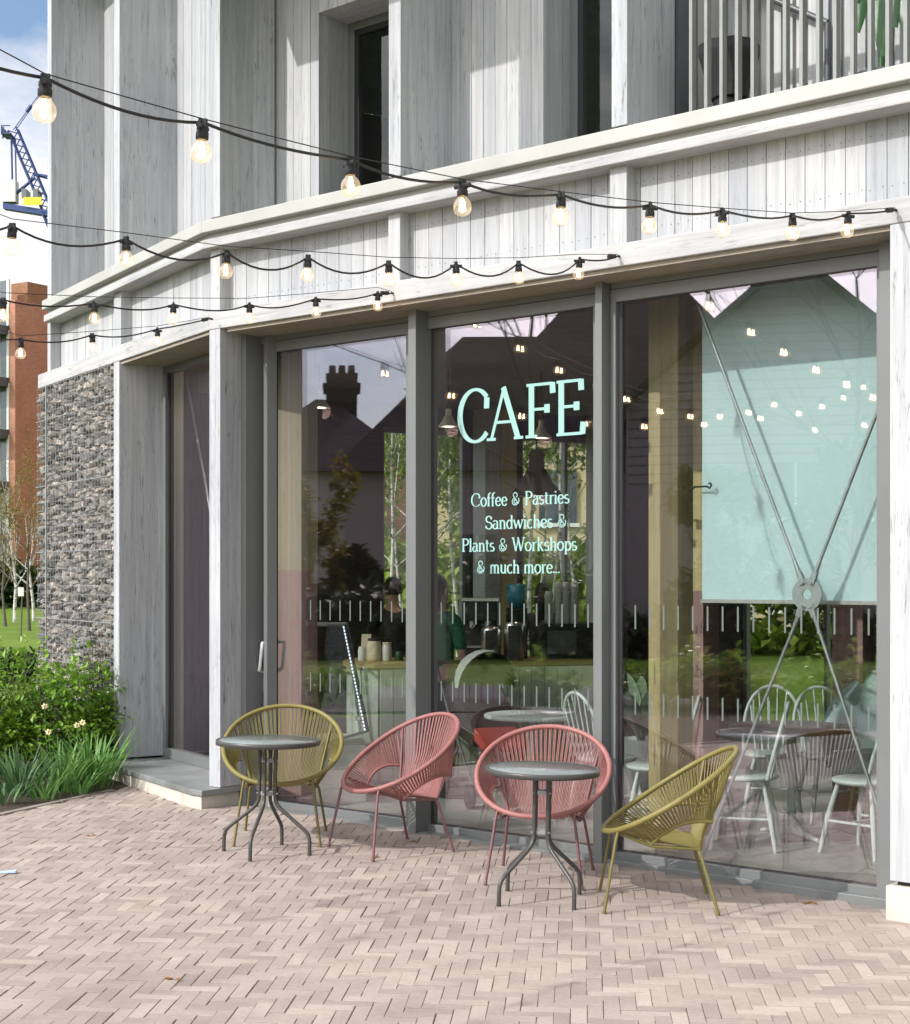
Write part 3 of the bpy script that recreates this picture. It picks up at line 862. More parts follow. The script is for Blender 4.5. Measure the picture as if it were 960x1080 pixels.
# glass top: ribbed, slightly milky
def ribbed_glass():
    m, nt, out = new_mat('rippled table glass')
    n = noise(nt, coords(nt), 90, 2, .6)
    c = ramp(nt, n, [(.3, (.13, .16, .155)), (.7, (.26, .30, .29))])
    principled(nt, out, c, .16, 0, n, .5, .004, .8); return m
M['ripple'] = ribbed_glass()
M['bronze'] = plain('grey brown painted tube', (.055, .053, .048), .38, 0, .06)
def bistro_table(label, loc, rz, r, h, tilt):
    t = thing('round_table', label, 'table', loc, rz, 'round bistro tables on the paving', local=True)
    t.rotation_euler = (0, tilt, rz)
    b = MB(); b.lathe([(r - .012, h - .032), (r, h - .029), (r + .001, h - .004), (r - .004, h), (r - .014, h - .001), (r - .014, h - .008), (r - .012, h - .032)], 56); b.build('rim', M['bronze'], t)
    b = MB(); b.lathe([(.0001, h - .010), (r - .013, h - .010), (r - .013, h - .003), (.0001, h - .003)], 56); b.build('glass_top', M['ripple'], t)
    for k in range(4):
        w = math.pi / 4 + k * math.pi / 2; cx, cy = math.cos(w), math.sin(w)
        pr = [(.050, h - .02), (.050, .345), (.055, .315), (.068, .292), (.092, .266), (.240, .150), (.262, .125), (.271, .098), (.273, .06), (.273, .004)]
        b = MB(); b.tube([(cx * q, cy * q, z) for q, z in pr], .0115, 10); b.tube([(cx * .273, cy * .273, 0), (cx * .273, cy * .273, .012)], .0125, 10); b.build('leg', M['bronze'], t)
    for z in (h * .80, .35):
        b = MB()
        for k in range(4):
            w0 = math.pi / 4 + k * math.pi / 2; w1 = w0 + math.pi / 2
            b.hexa([(math.cos(w0) * .046, math.sin(w0) * .046, z), (math.cos(w1) * .046, math.sin(w1) * .046, z), (math.cos(w1) * .040, math.sin(w1) * .040, z), (math.cos(w0) * .040, math.sin(w0) * .040, z),
                    (math.cos(w0) * .046, math.sin(w0) * .046, z + .022), (math.cos(w1) * .046, math.sin(w1) * .046, z + .022), (math.cos(w1) * .040, math.sin(w1) * .040, z + .022), (math.cos(w0) * .040, math.sin(w0) * .040, z + .022)])
            b.tube([(math.cos(w0) * .04, math.sin(w0) * .04, z + .011), (math.cos(w0) * .066, math.sin(w0) * .066, z + .011)], .006, 6)
        b.build('bracket', M['galv'], t)
    return t
def tbl_angle(c, foot):
    g = ground_at(*foot) - c; return math.atan2(g.y, g.x) - math.pi / 4
c1_ = ground_at(281, 900); c2_ = ground_at(569.5, 949.5)
bistro_table('round glass topped table with four bent legs before the olive chair by the door', c1_, tbl_angle(c1_, (265.5, 908)), .312, .685, -R(.9))
bistro_table('round glass topped table with four bent legs before the pink chair under the letters', c2_, tbl_angle(c2_, (521.5, 957)), .30, .695, -R(1.3))

# ================================================================== festoon lights
M['cable'] = M['black']
def lamp_meshes():
    s = MB()
    s.lathe([(.0001, -.004), (.010, -.004), (.0165, -.010), (.0175, -.020), (.0155, -.026), (.0185, -.029), (.0185, -.046), (.0155, -.049), (.0001, -.049)], 14)
    s.box((-.006, -.012, -.008), (.006, .012, .010)); s.tube([(-.030, 0, -.013), (.030, 0, -.013)], .0085, 8)
    g = MB()
    g.lathe([(.0135, -.046), (.0145, -.052), (.020, -.058), (.0265, -.066), (.0300, -.076), (.0310, -.085), (.0295, -.096), (.0245, -.106), (.015, -.1125), (.0001, -.115)], 18)
    f = MB()
    for k in range(4):
        w = k * math.pi / 2 + .4
        f.tube([(.005 * math.cos(w), .005 * math.sin(w), -.060), (.0095 * math.cos(w), .0095 * math.sin(w), -.097)], .0019, 5)
    return s, g, f
_s, _g, _f = lamp_meshes()
proto = None
def festoon(label, px, A, E, sag, ext, wire_up, end_px):
    """px: photo positions of the holders; A, E: plan points the string runs between"""
    global proto
    t = thing('festoon_light', label, 'string lights', (A[0], A[1], 0), 0, 'strings of bulbs between the cafe and the square')
    A2, E2 = Vector((A[0], A[1])), Vector((E[0], E[1])); d = E2 - A2
    pts = []
    for x, y in px:
        tx = (x - CX) / F
        k = (tx * A2.y - A2.x) / (d.x - tx * d.y)
        p = A2 + d * k; pts.append(Vector((p.x, p.y, H + (HY - y) / F * p.y)))
    step = (pts[1] - pts[0]); step.z *= .4
    pre = [pts[0] - step * k + Vector((0, 0, .02 * k * k * (.6 if k > 4 else 1))) for k in range(ext, 0, -1)]
    for p in pre + pts:
        if proto is None:
            h_ = MB(); h_.v, h_.f, h_.r, h_.sm = _s.v, _s.f, _s.r, _s.sm
            h = h_.build('lamp_holder', M['black_matt'], None); h.parent = t
            gb = _g.build('bulb', M['bulb'], None); gb.parent = h
            fb = _f.build('filament', M['filament'], None); fb.parent = h
            proto = h
        else:
            h = proto.copy(); COL.objects.link(h); h.parent = t
            for ch in list(proto.children):
                q = ch.copy(); COL.objects.link(q); q.parent = h
        h.location = p - Vector(t['_o'])
        tilt = random.uniform(-.07, .07)
        h.rotation_euler = (tilt, random.uniform(-.07, .07), random.uniform(0, 6))
    end = Vector((E[0], E[1], H + (HY - end_px[1]) / F * E[1]))
    first = pts[0] + (pts[0] - pts[1]).normalized() * 0
    allp = pre + pts + [end]
    cable = []
    for i in range(len(allp) - 1):
        a, b_ = allp[i], allp[i + 1]
        sg = sag * (1 if i < len(allp) - 2 else .25) * random.uniform(.75, 1.25)
        sk = random.uniform(-.25, .25)
        lat = Vector((d.y, -d.x)).normalized() * random.uniform(-.012, .012)
        for j in range(10):
            k = j / 10
            s4 = 4 * k * (1 - k) * (1 + sk * (2 * k - 1))
            cable.append(a.lerp(b_, k) + Vector((lat.x * s4, lat.y * s4, -sg * s4)))
    cable.append(allp[-1])
    b = MB(); b.tube(cable, .0047, 7); b.build('cable', M['cable'], t)
    w0, w1 = pre[0] + Vector((0, 0, wire_up + .02)), end + Vector((0, 0, .01))
    b = MB()
    wp_ = [w0] + [p + Vector((0, 0, .006 + wire_up)) for i, p in enumerate(pts)] + [w1]
    b.tube([w0.lerp(wp_[1], .5)] + wp_[1:], .0019, 5); b.build('support_wire', M['black'], t)
    # plug where the string is tied to the beam
    b = MB(); b.tube([end - (end - pts[-1]).normalized() * .09, end - (end - pts[-1]).normalized() * .03], .013, 8); b.tube([end + N * -.0, end - N * .03], .007, 6); b.build('wall_hook', M['black'], t)
    return t
E1 = at(944, 221, depth(944, .235)); E2_ = at(652, 272, depth(652, .235)); E3 = at(413, 309, depth(413, .235)); E4 = at(221, 336, 11.02)
A1 = at(48, 80, 3.97); A2_ = at(13, 237, 5.98); A3 = at(3, 315, 8.0); A4 = at(22, 358, 9.15)
festoon('nearest and highest string of clear bulbs, ending at the near end of the beam', [(48, 82), (214, 129), (369, 168), (488, 192), (592, 205), (686, 216), (762, 222), (836, 227), (895, 225)], A1, E1, .022, 9, .004, (944, 221))
festoon('string of clear bulbs that sags deeply and ends above the big CAFE letters', [(13, 238), (133, 252), (239, 266), (325, 271), (410, 277), (481, 278), (547, 277), (611.5, 273)], A2_, E2_, .062, 8, .02, (652, 270))
festoon('string of clear bulbs ending on the beam above the sliding door handle', [(3, 316), (99, 320), (183, 321), (263, 321), (333, 315), (398.5, 309)], A3, E3, .03, 8, .03, (413, 309))
festoon('lowest and farthest string of clear bulbs, tied to the column at the bend', [(22, 358), (97, 353), (166, 347)], A4, E4, .03, 7, .015, (221, 336))

# ================================================================== things on the balcony
pn = -.36
pc = at(769, 110, depth(769, pn)); pc.z = 4.236
pw = .072 * 1.0
pot = thing('plant_pot', 'black wide bowl shaped pot on a narrow stand behind the balcony bars', 'plant pot', pc)
rb = (803 - 738) / F * depth(769, pn) / 2
zt = zy(769, 48, pn) - pc.z
b = MB(); b.lathe([(.001, zt * .45), (rb * .62, zt * .45), (rb * .68, zt * .55), (rb * .97, zt * .86), (rb, zt * .90), (rb, zt), (rb * .93, zt), (rb * .9, zt * .88), (.001, zt * .86)], 8, pc, smooth=False); b.build('bowl', M['black_matt'], pot)
b = MB(); b.lathe([(.001, 0), (rb * .52, 0), (rb * .50, zt * .47), (.001, zt * .47)], 20, pc); b.build('stand', M['black'], pot)
def blade(mb, p, d, up, L, wd, bend, seg=7, rnd=None):
    """a leaf that arches over"""
    d = d.normalized(); side = d.cross(up).normalized(); pts = []
    q = p.copy(); cur = (d * .35 + up).normalized() if bend > 0 else d
    vs = []
    for i in range(seg + 1):
        k = i / seg; w = wd * (math.sin(math.pi * min(1, .12 + k * .88)) ** .75)
        nrm = side.cross(cur).normalized()
        vs += [q - side * w + nrm * w * .25, q, q + side * w + nrm * w * .25]
        cur = (cur + (d * .5 - up * .55) * bend / seg).normalized(); q = q + cur * L / seg
    fs = []
    for i in range(seg): 
        for j in (0, 1): fs.append((i * 3 + j, i * 3 + j + 1, i * 3 + j + 4, i * 3 + j + 3))
    mb.add(vs, fs, rnd, True)
M['big_leaf'] = varied('large glossy leaf', [(0, (.025, .085, .03)), (1, (.06, .17, .05))], .35, 20, .5, .25)
lp = at(930, 70, depth(930, -.6)); lp.z = 4.24
pl = thing('potted_plant', 'broad leaved green plant behind the balcony bars under the stair handrail', 'plant', lp)
b = MB()
stem_top = Vector((lp.x, lp.y, 5.35))
for tgt, wd in (((905, 2), .05), ((905, 35), .06), ((930, 60), .075), ((945, 30), .07), ((960, 45), .07), ((890, -30), .06), ((950, -40), .07)):
    e = at(tgt[0], tgt[1], depth(tgt[0], -.5)); d = e - stem_top
    hl = Vector((d.x, d.y, 0)); 
    vs = []; side = d.cross(Vector((.3, .6, .2))).normalized()
    k_ = 8
    for i in range(k_ + 1):
        k = i / k_; w = wd * math.sin(math.pi * (.06 + .9 * k)) ** .8
        c0 = stem_top + d * k + Vector((0, 0, .10 * math.sin(math.pi * k))); nr = d.cross(side).normalized()
        vs += [c0 - side * w, c0 + nr * .012, c0 + side * w]
    b.add(vs, [(i * 3 + j, i * 3 + j + 1, i * 3 + j + 4, i * 3 + j + 3) for i in range(k_) for j in (0, 1)], None, True)
b.build('leaves', M['big_leaf'], pl)
b = MB(); b.tube([lp + Vector((0, 0, .2)), stem_top], [.02, .012], 8); b.build('stem', M['big_leaf'], pl)
b = MB(); b.lathe([(.001, 0), (.12, 0), (.15, .28), (.13, .28), (.12, .24), (.001, .24)], 20, lp); b.build('pot', M['frame_dark'], pl)

# ================================================================== inside the cafe
BLN = -.52
zb_ = zy(840, 637, BLN)
bs0, bs1 = sx(950, BLN), sx(741, BLN)
rbl = thing('roller_blind', 'pale blue green roller blind half lowered hanging over the steel brace', 'blind', W(.5, BLN, zb_))
b = MB(); b.bsn(bs0, bs1, BLN - .002, BLN + .002, zb_ + .02, 3.42); b.build('fabric', plain('blue green blind fabric', (.52, .70, .715), .8, 0, .03, 3, .02), rbl)
b = MB(); b.bsn(bs0 - .01, bs1 + .01, BLN - .008, BLN + .008, zb_, zb_ + .022); b.build('bottom_bar', M['coping'], rbl)
b = MB(); b.tube([W(bs0, BLN - .03, 3.44), W(bs1, BLN - .03, 3.44)], .03, 12); b.build('roller', M['frame'], rbl)
hkp = at(729, 515, depth(729, -.60))
hk = MB(); hs = [at(x, y, depth(x, -.47)) for x, y in ((729.5, 530), (730, 516), (733, 513.5), (746, 513), (748.5, 515), (750.5, 512), (749.5, 509.5), (747.5, 510.5))]
hk.tube(hs, .006, 8); tag(hk.build('wall_hook', M['black_matt'], None, loc=hs[1]), 'small black bracket hook on the timber beside the blind', 'hook')

# spindle back chairs
M['chair_white'] = plain('pale mint white paint', (.62, .69, .665), .45, 0, .04)
def windsor(label, loc, rz, group='white spindle back chairs in the cafe'):
    t = thing('spindle_chair', label, 'chair', loc, rz, group, local=True)
    b = MB(); b.lathe([(.0001, .43), (.19, .43), (.205, .44), (.21, .452), (.20, .462), (.0001, .458)], 28); b.build('seat', M['chair_white'], t)
    for sx_ in (-1, 1):
        for sy_ in (-1, 1):
            b = MB(); b.tube([(sx_ * .12, sy_ * .12, .435), (sx_ * .165, sy_ * .165, .22), (sx_ * .20, sy_ * .20, 0)], [.013, .018, .012], 10); b.build('leg', M['chair_white'], t)
    b = MB()
    for sx_ in (-1, 1): b.tube([(sx_ * .168, -.168, .2), (sx_ * .168, .168, .2)], .009, 8)
    b.tube([(-.168, 0, .2), (.168, 0, .2)], .009, 8); b.build('stretcher', M['chair_white'], t)
    hoop = []
    for i in range(25):
        w = math.pi * i / 24; k = math.sin(w)
        hoop.append(Vector((-.205 * math.cos(w) * (1 + .12 * k), -.15 - .12 * k ** .8, .45 + .46 * k ** .75)))
    b = MB(); b.tube(hoop, .0125, 10); b.build('back_hoop', M['chair_white'], t)
    b = MB()
    for x in (-.14, -.085, -.03, .03, .085, .14):
        w = math.acos(max(-1, min(1, -x * 1.15 / .23))); k = math.sin(w)
        b.tube([(x * .85, -.165, .45), (x * 1.15, -.15 - .12 * k ** .8, .45 + .46 * k ** .75)], [.008, .006], 8)
    b.build('spindles', M['chair_white'], t)
    return t
FLZ = .012
def floor_at(x, y):
    D = (H - FLZ) * F / (y - HY); return Vector(((x - CX) / F * D, D, FLZ))
ch = windsor('white spindle back chair close to the glass between post and brace', floor_at(786, 893), 0)
ch.rotation_euler.z = R(75)
cds = [((914, 900), R(-20) + R(60), 'white spindle back chair beside the tub chair, seen from its side'),
       ((815, 862), R(180) + R(-12), 'white spindle back chair at the far side of the dark table, nearer the yellow post'),
       ((876, 865), R(180) + R(5), 'white spindle back chair at the far side of the dark table, nearer the tub chair'),
       ((694, 880), R(80), 'white spindle back chair half hidden behind the yellow post'),
       ((640, 868), R(-60), 'white spindle back chair beside the small pale topped table')]
for (x, y), a, lb in cds: dup(ch, floor_at(x, y), a, lb)
# tables
def pedestal(label, loc, r, top):
    t = thing('cafe_table', label, 'table', loc, 0, 'tables inside the cafe', local=True)
    b = MB(); b.lathe([(.0001, .70), (r - .01, .70), (r, .705), (r, .725), (r - .006, .73), (.0001, .73)], 40); b.build('table_top', top, t)
    b = MB(); b.lathe([(.03, .02), (.026, .35), (.032, .70)], 14); b.build('column', M['chair_white'], t)
    for k in range(4):
        w = k * math.pi / 2 + .5; b = MB(); b.tube([(0, 0, .06), (.16 * math.cos(w), .16 * math.sin(w), .035), (.30 * math.cos(w), .30 * math.sin(w), .012)], [.025, .02, .012], 8); b.build('foot', M['chair_white'], t)
    return t
M['dark_top'] = wood('dark stained table top', (.07, .045, .03), (.13, .085, .06), 'x', streak=.8, rough=.3)
pedestal('dark topped cafe table with a white pedestal below the blind', floor_at(835, 884), .40, M['dark_top'])
pedestal('small pale topped cafe table near the pushchair', floor_at(560, 862), .33, M['chair_white'])
# white sack like armchair at the right edge
ap = floor_at(936, 872)
ac = thing('tub_chair', 'pale blue grey upholstered tub chair at the dark table', 'armchair', ap)
M['tub'] = plain('pale blue upholstery', (.42, .56, .58), .85, 0, .05)
b = MB(); T_ = lambda q: q
b.lathe([(.001, .30), (.30, .30), (.36, .34), (.38, .45), (.36, .50), (.001, .52)], 28, ap); b.build('seat', M['tub'], ac)
b = MB()
vs = []; k1 = 18
for i in range(k1 + 1):
    w = math.pi * (1.0 * i / k1) + R(-20)
    hgt = .62 + .42 * math.sin(math.pi * i / k1)
    for r_, z in ((.40, .38), (.44, .55), (.45, hgt), (.40, hgt + .02), (.35, hgt - .03), (.33, .48)):
        vs.append((ap.x + r_ * math.cos(w), ap.y + r_ * math.sin(w), ap.z + z))
b.add(vs, [(i * 6 + j, i * 6 + (j + 1) % 6, (i + 1) * 6 + (j + 1) % 6, (i + 1) * 6 + j) for i in range(k1) for j in range(6)], None, True); b.build('backrest', M['tub'], ac)
for k in range(4):
    w = k * math.pi / 2 + .8; b = MB(); b.tube([ap + Vector((.24 * math.cos(w), .24 * math.sin(w), .31)), ap + Vector((.30 * math.cos(w), .30 * math.sin(w), 0))], [.018, .011], 8); b.build('leg', M['pine'], ac)
# leafy plant behind the left of the post
hp = floor_at(676, 850)
hpv = thing('houseplant', 'striped pale leaved plant between the mullion and the yellow post', 'plant', hp)
b = MB(); b.lathe([(.001, 0), (.14, 0), (.17, .5), (.15, .5), (.14, .46), (.001, .46)], 20, hp); b.build('pot', M['chair_white'], hpv)
b = MB()
for k in range(26):
    w = random.uniform(0, 6.28); blade(b, hp + Vector((0, 0, .46)), Vector((math.cos(w), math.sin(w), 0)), Vector((0, 0, 1)), random.uniform(.45, .8), random.uniform(.03, .05), 1.3)
b.build('leaves', varied('pale green leaf', [(0, (.12, .22, .13)), (1, (.38, .48, .36))], .5, 20, .4, .2), hpv)

# counter
def P(x, D): return Vector(((x - CX) / F * D, D, 0))
ctr = thing('service_counter', 'curved cafe counter with pale boards and a wooden top', 'counter', P(480, 13.2))
front = [P(371, 13.35), P(368, 13.1), P(372, 12.85), P(382, 12.7), P(400, 12.66), P(470, 12.85), P(560, 13.05), P(640, 13.25)]
back = [P(640, 14.0), P(480, 13.7), P(380, 13.6)]
b = MB(); b.prism(front + back, .012, .965); b.build('body', M['darkwall'], ctr)
M['counter_board'] = varied('pale green counter board', [(0, (.40, .45, .37)), (1, (.52, .57, .48))], .6, 10)
b = MB()
for i in range(len(front) - 1):
    a, c = front[i], front[i + 1]; L = (c - a).length; k = max(1, round(L / .11)); d = (c - a) / k
    nrm = Vector((d.y, -d.x, 0)).normalized()
    for j in range(k):
        p, q = a + d * (j + .03), a + d * (j + .97)
        b.hexa([(v.x, v.y, .05) for v in (p, q, q + nrm * .02, p + nrm * .02)] + [(v.x, v.y, .955) for v in (p, q, q + nrm * .02, p + nrm * .02)])
b.build('front_boards', M['counter_board'], ctr)
b = MB()
cc = sum(front + back, Vector()) / len(front + back)
b.prism([p + (p - cc).normalized() * .05 for p in front + back], .965, 1.0); b.build('counter_top', wood('oak worktop', (.33, .21, .10), (.46, .31, .16), 'x', rough=.4), ctr)
CT = 1.0
def on_counter(x, D=13.25): p = P(x, D); p.z = CT; return p
M['ceramic'] = plain('white ceramic', (.62, .64, .58), .35)
M['kraft'] = plain('pale card', (.55, .48, .34), .8)
def jar(label, cat, name, x, D, r, h, mat, lid=None):
    p = on_counter(x, D); t = thing(name, label, cat, p)
    b = MB(); b.lathe([(.001, 0), (r * .9, 0), (r, h * .08), (r, h * .78), (r * .86, h * .9), (r * .86, h), (.001, h)], 20, p); b.build('body', mat, t)
    if lid: b = MB(); b.lathe([(.001, h + .001), (r * .9, h + .001), (r * .9, h * 1.12), (.001, h * 1.12)], 20, p); b.build('lid', lid, t)
jar('white paper cup beside the stoneware jar on the counter', 'cup', 'paper_cup', 382, 13.1, .035, .12, M['ceramic'])
jar('large pale stoneware jar with a black lid on the counter', 'jar', 'storage_jar', 395, 13.1, .062, .17, M['kraft'], M['black_matt'])
jar('small glass jar with a light lid at the end of the counter row', 'jar', 'storage_jar', 408, 13.1, .043, .14, M['ceramic'], M['kraft'])
jar('short green jar near the mullion on the counter', 'jar', 'storage_jar', 421, 13.1, .035, .08, M['big_leaf'], None)
p = on_counter(385, 13.2); t = thing('menu_card', 'tall blank card standing in the jar row', 'card', p)
b = MB(); q = Vector((1, 0, 0)); b.hexa([p + Vector(v) for v in ((-.04, 0, 0), (.04, 0, 0), (.04, .01, 0), (-.04, .01, 0), (-.03, .05, .22), (.05, .05, .22), (.05, .06, .22), (-.03, .06, .22))]); b.build('sheet', M['kraft'], t)
# espresso machine, grinders, urns, cups
p = on_counter(505, 13.5); t = thing('coffee_machine', 'black and chrome coffee machine on the counter', 'coffee machine', p)
b = MB(); b.box((p.x - .14, p.y - .16, CT), (p.x + .16, p.y + .2, CT + .10)); b.box((p.x - .14, p.y + .02, CT + .1), (p.x + .16, p.y + .2, CT + .52)); b.box((p.x - .14, p.y - .16, CT + .33), (p.x + .16, p.y + .02, CT + .50)); b.build('body', M['black'], t, bevel=.012)
b = MB(); b.box((p.x - .15, p.y - .17, CT + .50), (p.x + .17, p.y + .21, CT + .525)); b.box((p.x - .15, p.y - .17, CT + .10), (p.x + .17, p.y, CT + .115)); b.build('tray', M['steel'], t)
for dx in (-.06, .08):
    b = MB(); b.tube([(p.x + dx, p.y - .09, CT + .33), (p.x + dx, p.y - .09, CT + .27)], .03, 12); b.tube([(p.x + dx, p.y - .09, CT + .29), (p.x + dx, p.y - .24, CT + .27)], .011, 8); b.build('group_head', M['steel'], t)
for x, lb in ((518, 'black and steel vacuum urn beside the coffee machine'), (542, 'black and steel vacuum urn next to the blue topped grinder')):
    p = on_counter(x, 13.15); t = thing('coffee_urn', lb, 'urn', p, 0, 'vacuum urns on the counter')
    hh = .26 if x < 530 else .30
    b = MB(); b.lathe([(.001, 0), (.085, 0), (.085, hh), (.075, hh + .02), (.001, hh + .03)], 24, p); b.build('body', M['steel'], t)
    b = MB(); b.box((p.x - .05, p.y - .096, CT + .01), (p.x + .05, p.y - .075, CT + hh)); b.build('front_panel', M['black'], t)
    b = MB(); b.tube([p + Vector((0, 0, hh + .02)), p + Vector((0, 0, hh + .05)), p + Vector((0, -.1, hh + .06))], .014, 8); b.build('spout', M['black'], t)
p = on_counter(545, 13.6); t = thing('coffee_grinder', 'blue topped coffee grinder behind the urns', 'coffee grinder', p)
b = MB(); b.box((p.x - .09, p.y - .12, CT), (p.x + .09, p.y + .12, CT + .44)); b.build('body', M['black'], t, bevel=.01)
b = MB(); b.lathe([(.06, .44), (.085, .52), (.09, .63), (.08, .645), (.001, .65)], 20, p); b.build('hopper', plain('translucent blue plastic', (.03, .26, .36), .25), t)
for i, (x, nc) in enumerate(((579, 9), (590, 12), (597, 12), (606, 12))):
    p = on_counter(x, 13.55); p.z = CT + .30
    t = thing('cup_stack', ['shortest stack of white paper cups, left of four', 'tall stack of white paper cups, second of four', 'tall stack of white paper cups, third of four', 'tall stack of white paper cups beside the mullion, last of four'][i], 'cups', p, 0, 'stacks of paper cups')
    b = MB()
    for j in range(nc):
        z = j * .026; b.lathe([(.032, z), (.040, z + .024), (.042, z + .026)], 14, p)
    b.lathe([(.042, nc * .026), (.030, nc * .026 + .05), (.001, nc * .026 + .052)], 14, p); b.build('cups', M['ceramic'], t)
p = on_counter(600, 13.7); t = thing('shelf_unit', 'dark equipment shelf behind the cups on the counter', 'shelf', p)
b = MB(); b.box((p.x - .26, p.y - .22, CT), (p.x + .36, p.y + .15, CT + .30)); b.build('body', M['black'], t, bevel=.01)
b = MB(); b.box((p.x - .2, p.y - .235, CT + .04), (p.x + .05, p.y - .221, CT + .24)); b.build('panel', M['frame_dark'], t)

# sloped glass display cabinet with a light strip
p = P(352, 12.3); t = thing('display_cabinet', 'glass display cabinet with a sloped light strip at the end of the counter', 'display cabinet', p)
def loc_(x, D, z): v = P(x, D); v.z = z; return v
fr = MB()
a0, a1 = (330, 12.1), (366, 12.1)
def edge(q0, q1, r=.012): fr.tube([q0, q1], r, 6)
top = 1.33
TLp, TRp = loc_(326, 12.1, top), loc_(364, 12.1, top); BLp, BRp = loc_(340, 11.7, .45), loc_(387, 11.7, .55)
TL2, TR2 = loc_(326, 12.6, top), loc_(366, 12.6, top); BL2, BR2 = loc_(326, 12.6, .45), loc_(380, 12.6, .45)
for q0, q1 in ((TLp, TRp), (TLp, BLp), (TL2, TR2), (TLp, TL2), (TRp, TR2), (TL2, BL2), (TR2, BR2), (BLp, BL2), (BRp, BR2), (BLp, BRp)): edge(q0, q1)
fr.build('frame', M['frame'], t)
b = MB(); b.tube([TRp, BRp], .022, 6); b.build('edge_rail', M['frame_dark'], t)
b = MB()
M['led'] = emit('cool light strip', (.8, .9, 1.0), 1.6)
off = Vector((-.012, -.022, 0))
for i in range(30):
    k = (i + .2) / 30; k2 = (i + .75) / 30; b.tube([TRp.lerp(BRp, k) + off, TRp.lerp(BRp, k2) + off], .006, 5)
b.build('light_strip', M['led'], t)
b = MB(); b.add([TLp, TRp, BRp, BLp], [(0, 1, 2, 3)]); b.build('sloped_pane', M['pane_plain'], t)
for z in (.62, .95):
    b = MB(); k = (top - z) / (top - .5)
    l, r_ = TLp.lerp(BLp, k), TRp.lerp(BRp, k); b.hexa([Vector((v.x, v.y, z)) for v in (l, r_, TR2, TL2)] + [Vector((v.x, v.y, z + .012)) for v in (l, r_, TR2, TL2)]); b.build('shelf', M['pane_plain'], t)
b = MB(); b.prism([loc_(328, 11.75, 0), loc_(386, 11.75, 0), loc_(382, 12.6, 0), loc_(328, 12.6, 0)], .012, .44); b.build('base', M['counter_board'], t)

# pendant lamps
def pendant(label, p, zt, r, h, mat, lit=None):
    t = thing('pendant_lamp', label, 'pendant lamp', (p.x, p.y, zt), 0, 'pendant lamps in the cafe')
    c = Vector((p.x, p.y, zt))
    b = MB(); b.lathe([(r, 0), (r * .98, h * .06), (r * .62, h * .30), (r * .42, h * .52), (r * .30, h * .62), (r * .28, h * .85), (r * .34, h * .88), (r * .2, h), (.01, h)], 28, c); b.build('lamp_shade', mat, t)
    b = MB(); b.tube([c + Vector((0, 0, h * .98)), Vector((p.x, p.y, 3.5))], .006, 6); b.build('cord', M['black'], t)
    b = MB(); b.lathe([(.0001, .02), (r * .4, .02), (r * .4, .03), (.0001, .03)], 16, c); b.build('glow_disc', lit, t)
    l_ = bpy.data.lights.new('pendant_light', 'POINT'); l_.energy = 6; l_.color = (1, .80, .58); l_.shadow_soft_size = .06
    lo_ = bpy.data.objects.new('pendant_light', l_); COL.objects.link(lo_); lo_.parent = t; lo_.location = (0, 0, -.03)
M['warm'] = emit('lit lamp diffuser', (1, .72, .40), 3.0)
pp = P(566, 14.2); pendant('large black bell pendant lamp over the counter', pp, H + (HY - 523) / F * 14.2, .235, .42, M['black_matt'], M['warm'])
for x, y, D, lb in ((283, 430, 13.0, 'small lit pendant nearest the sliding door handle'), (337, 430, 13.0, 'small lit pendant above the counter end'), (473, 450, 13.5, 'small lit pendant above the person in green'), (571, 462, 13.5, 'small lit pendant between the big letters and the small ones')):
    pendant(lb, P(x, D), H + (HY - y) / F * D, .09, .16, M['plaster'] if 'M' in globals() else None, M['warm'])

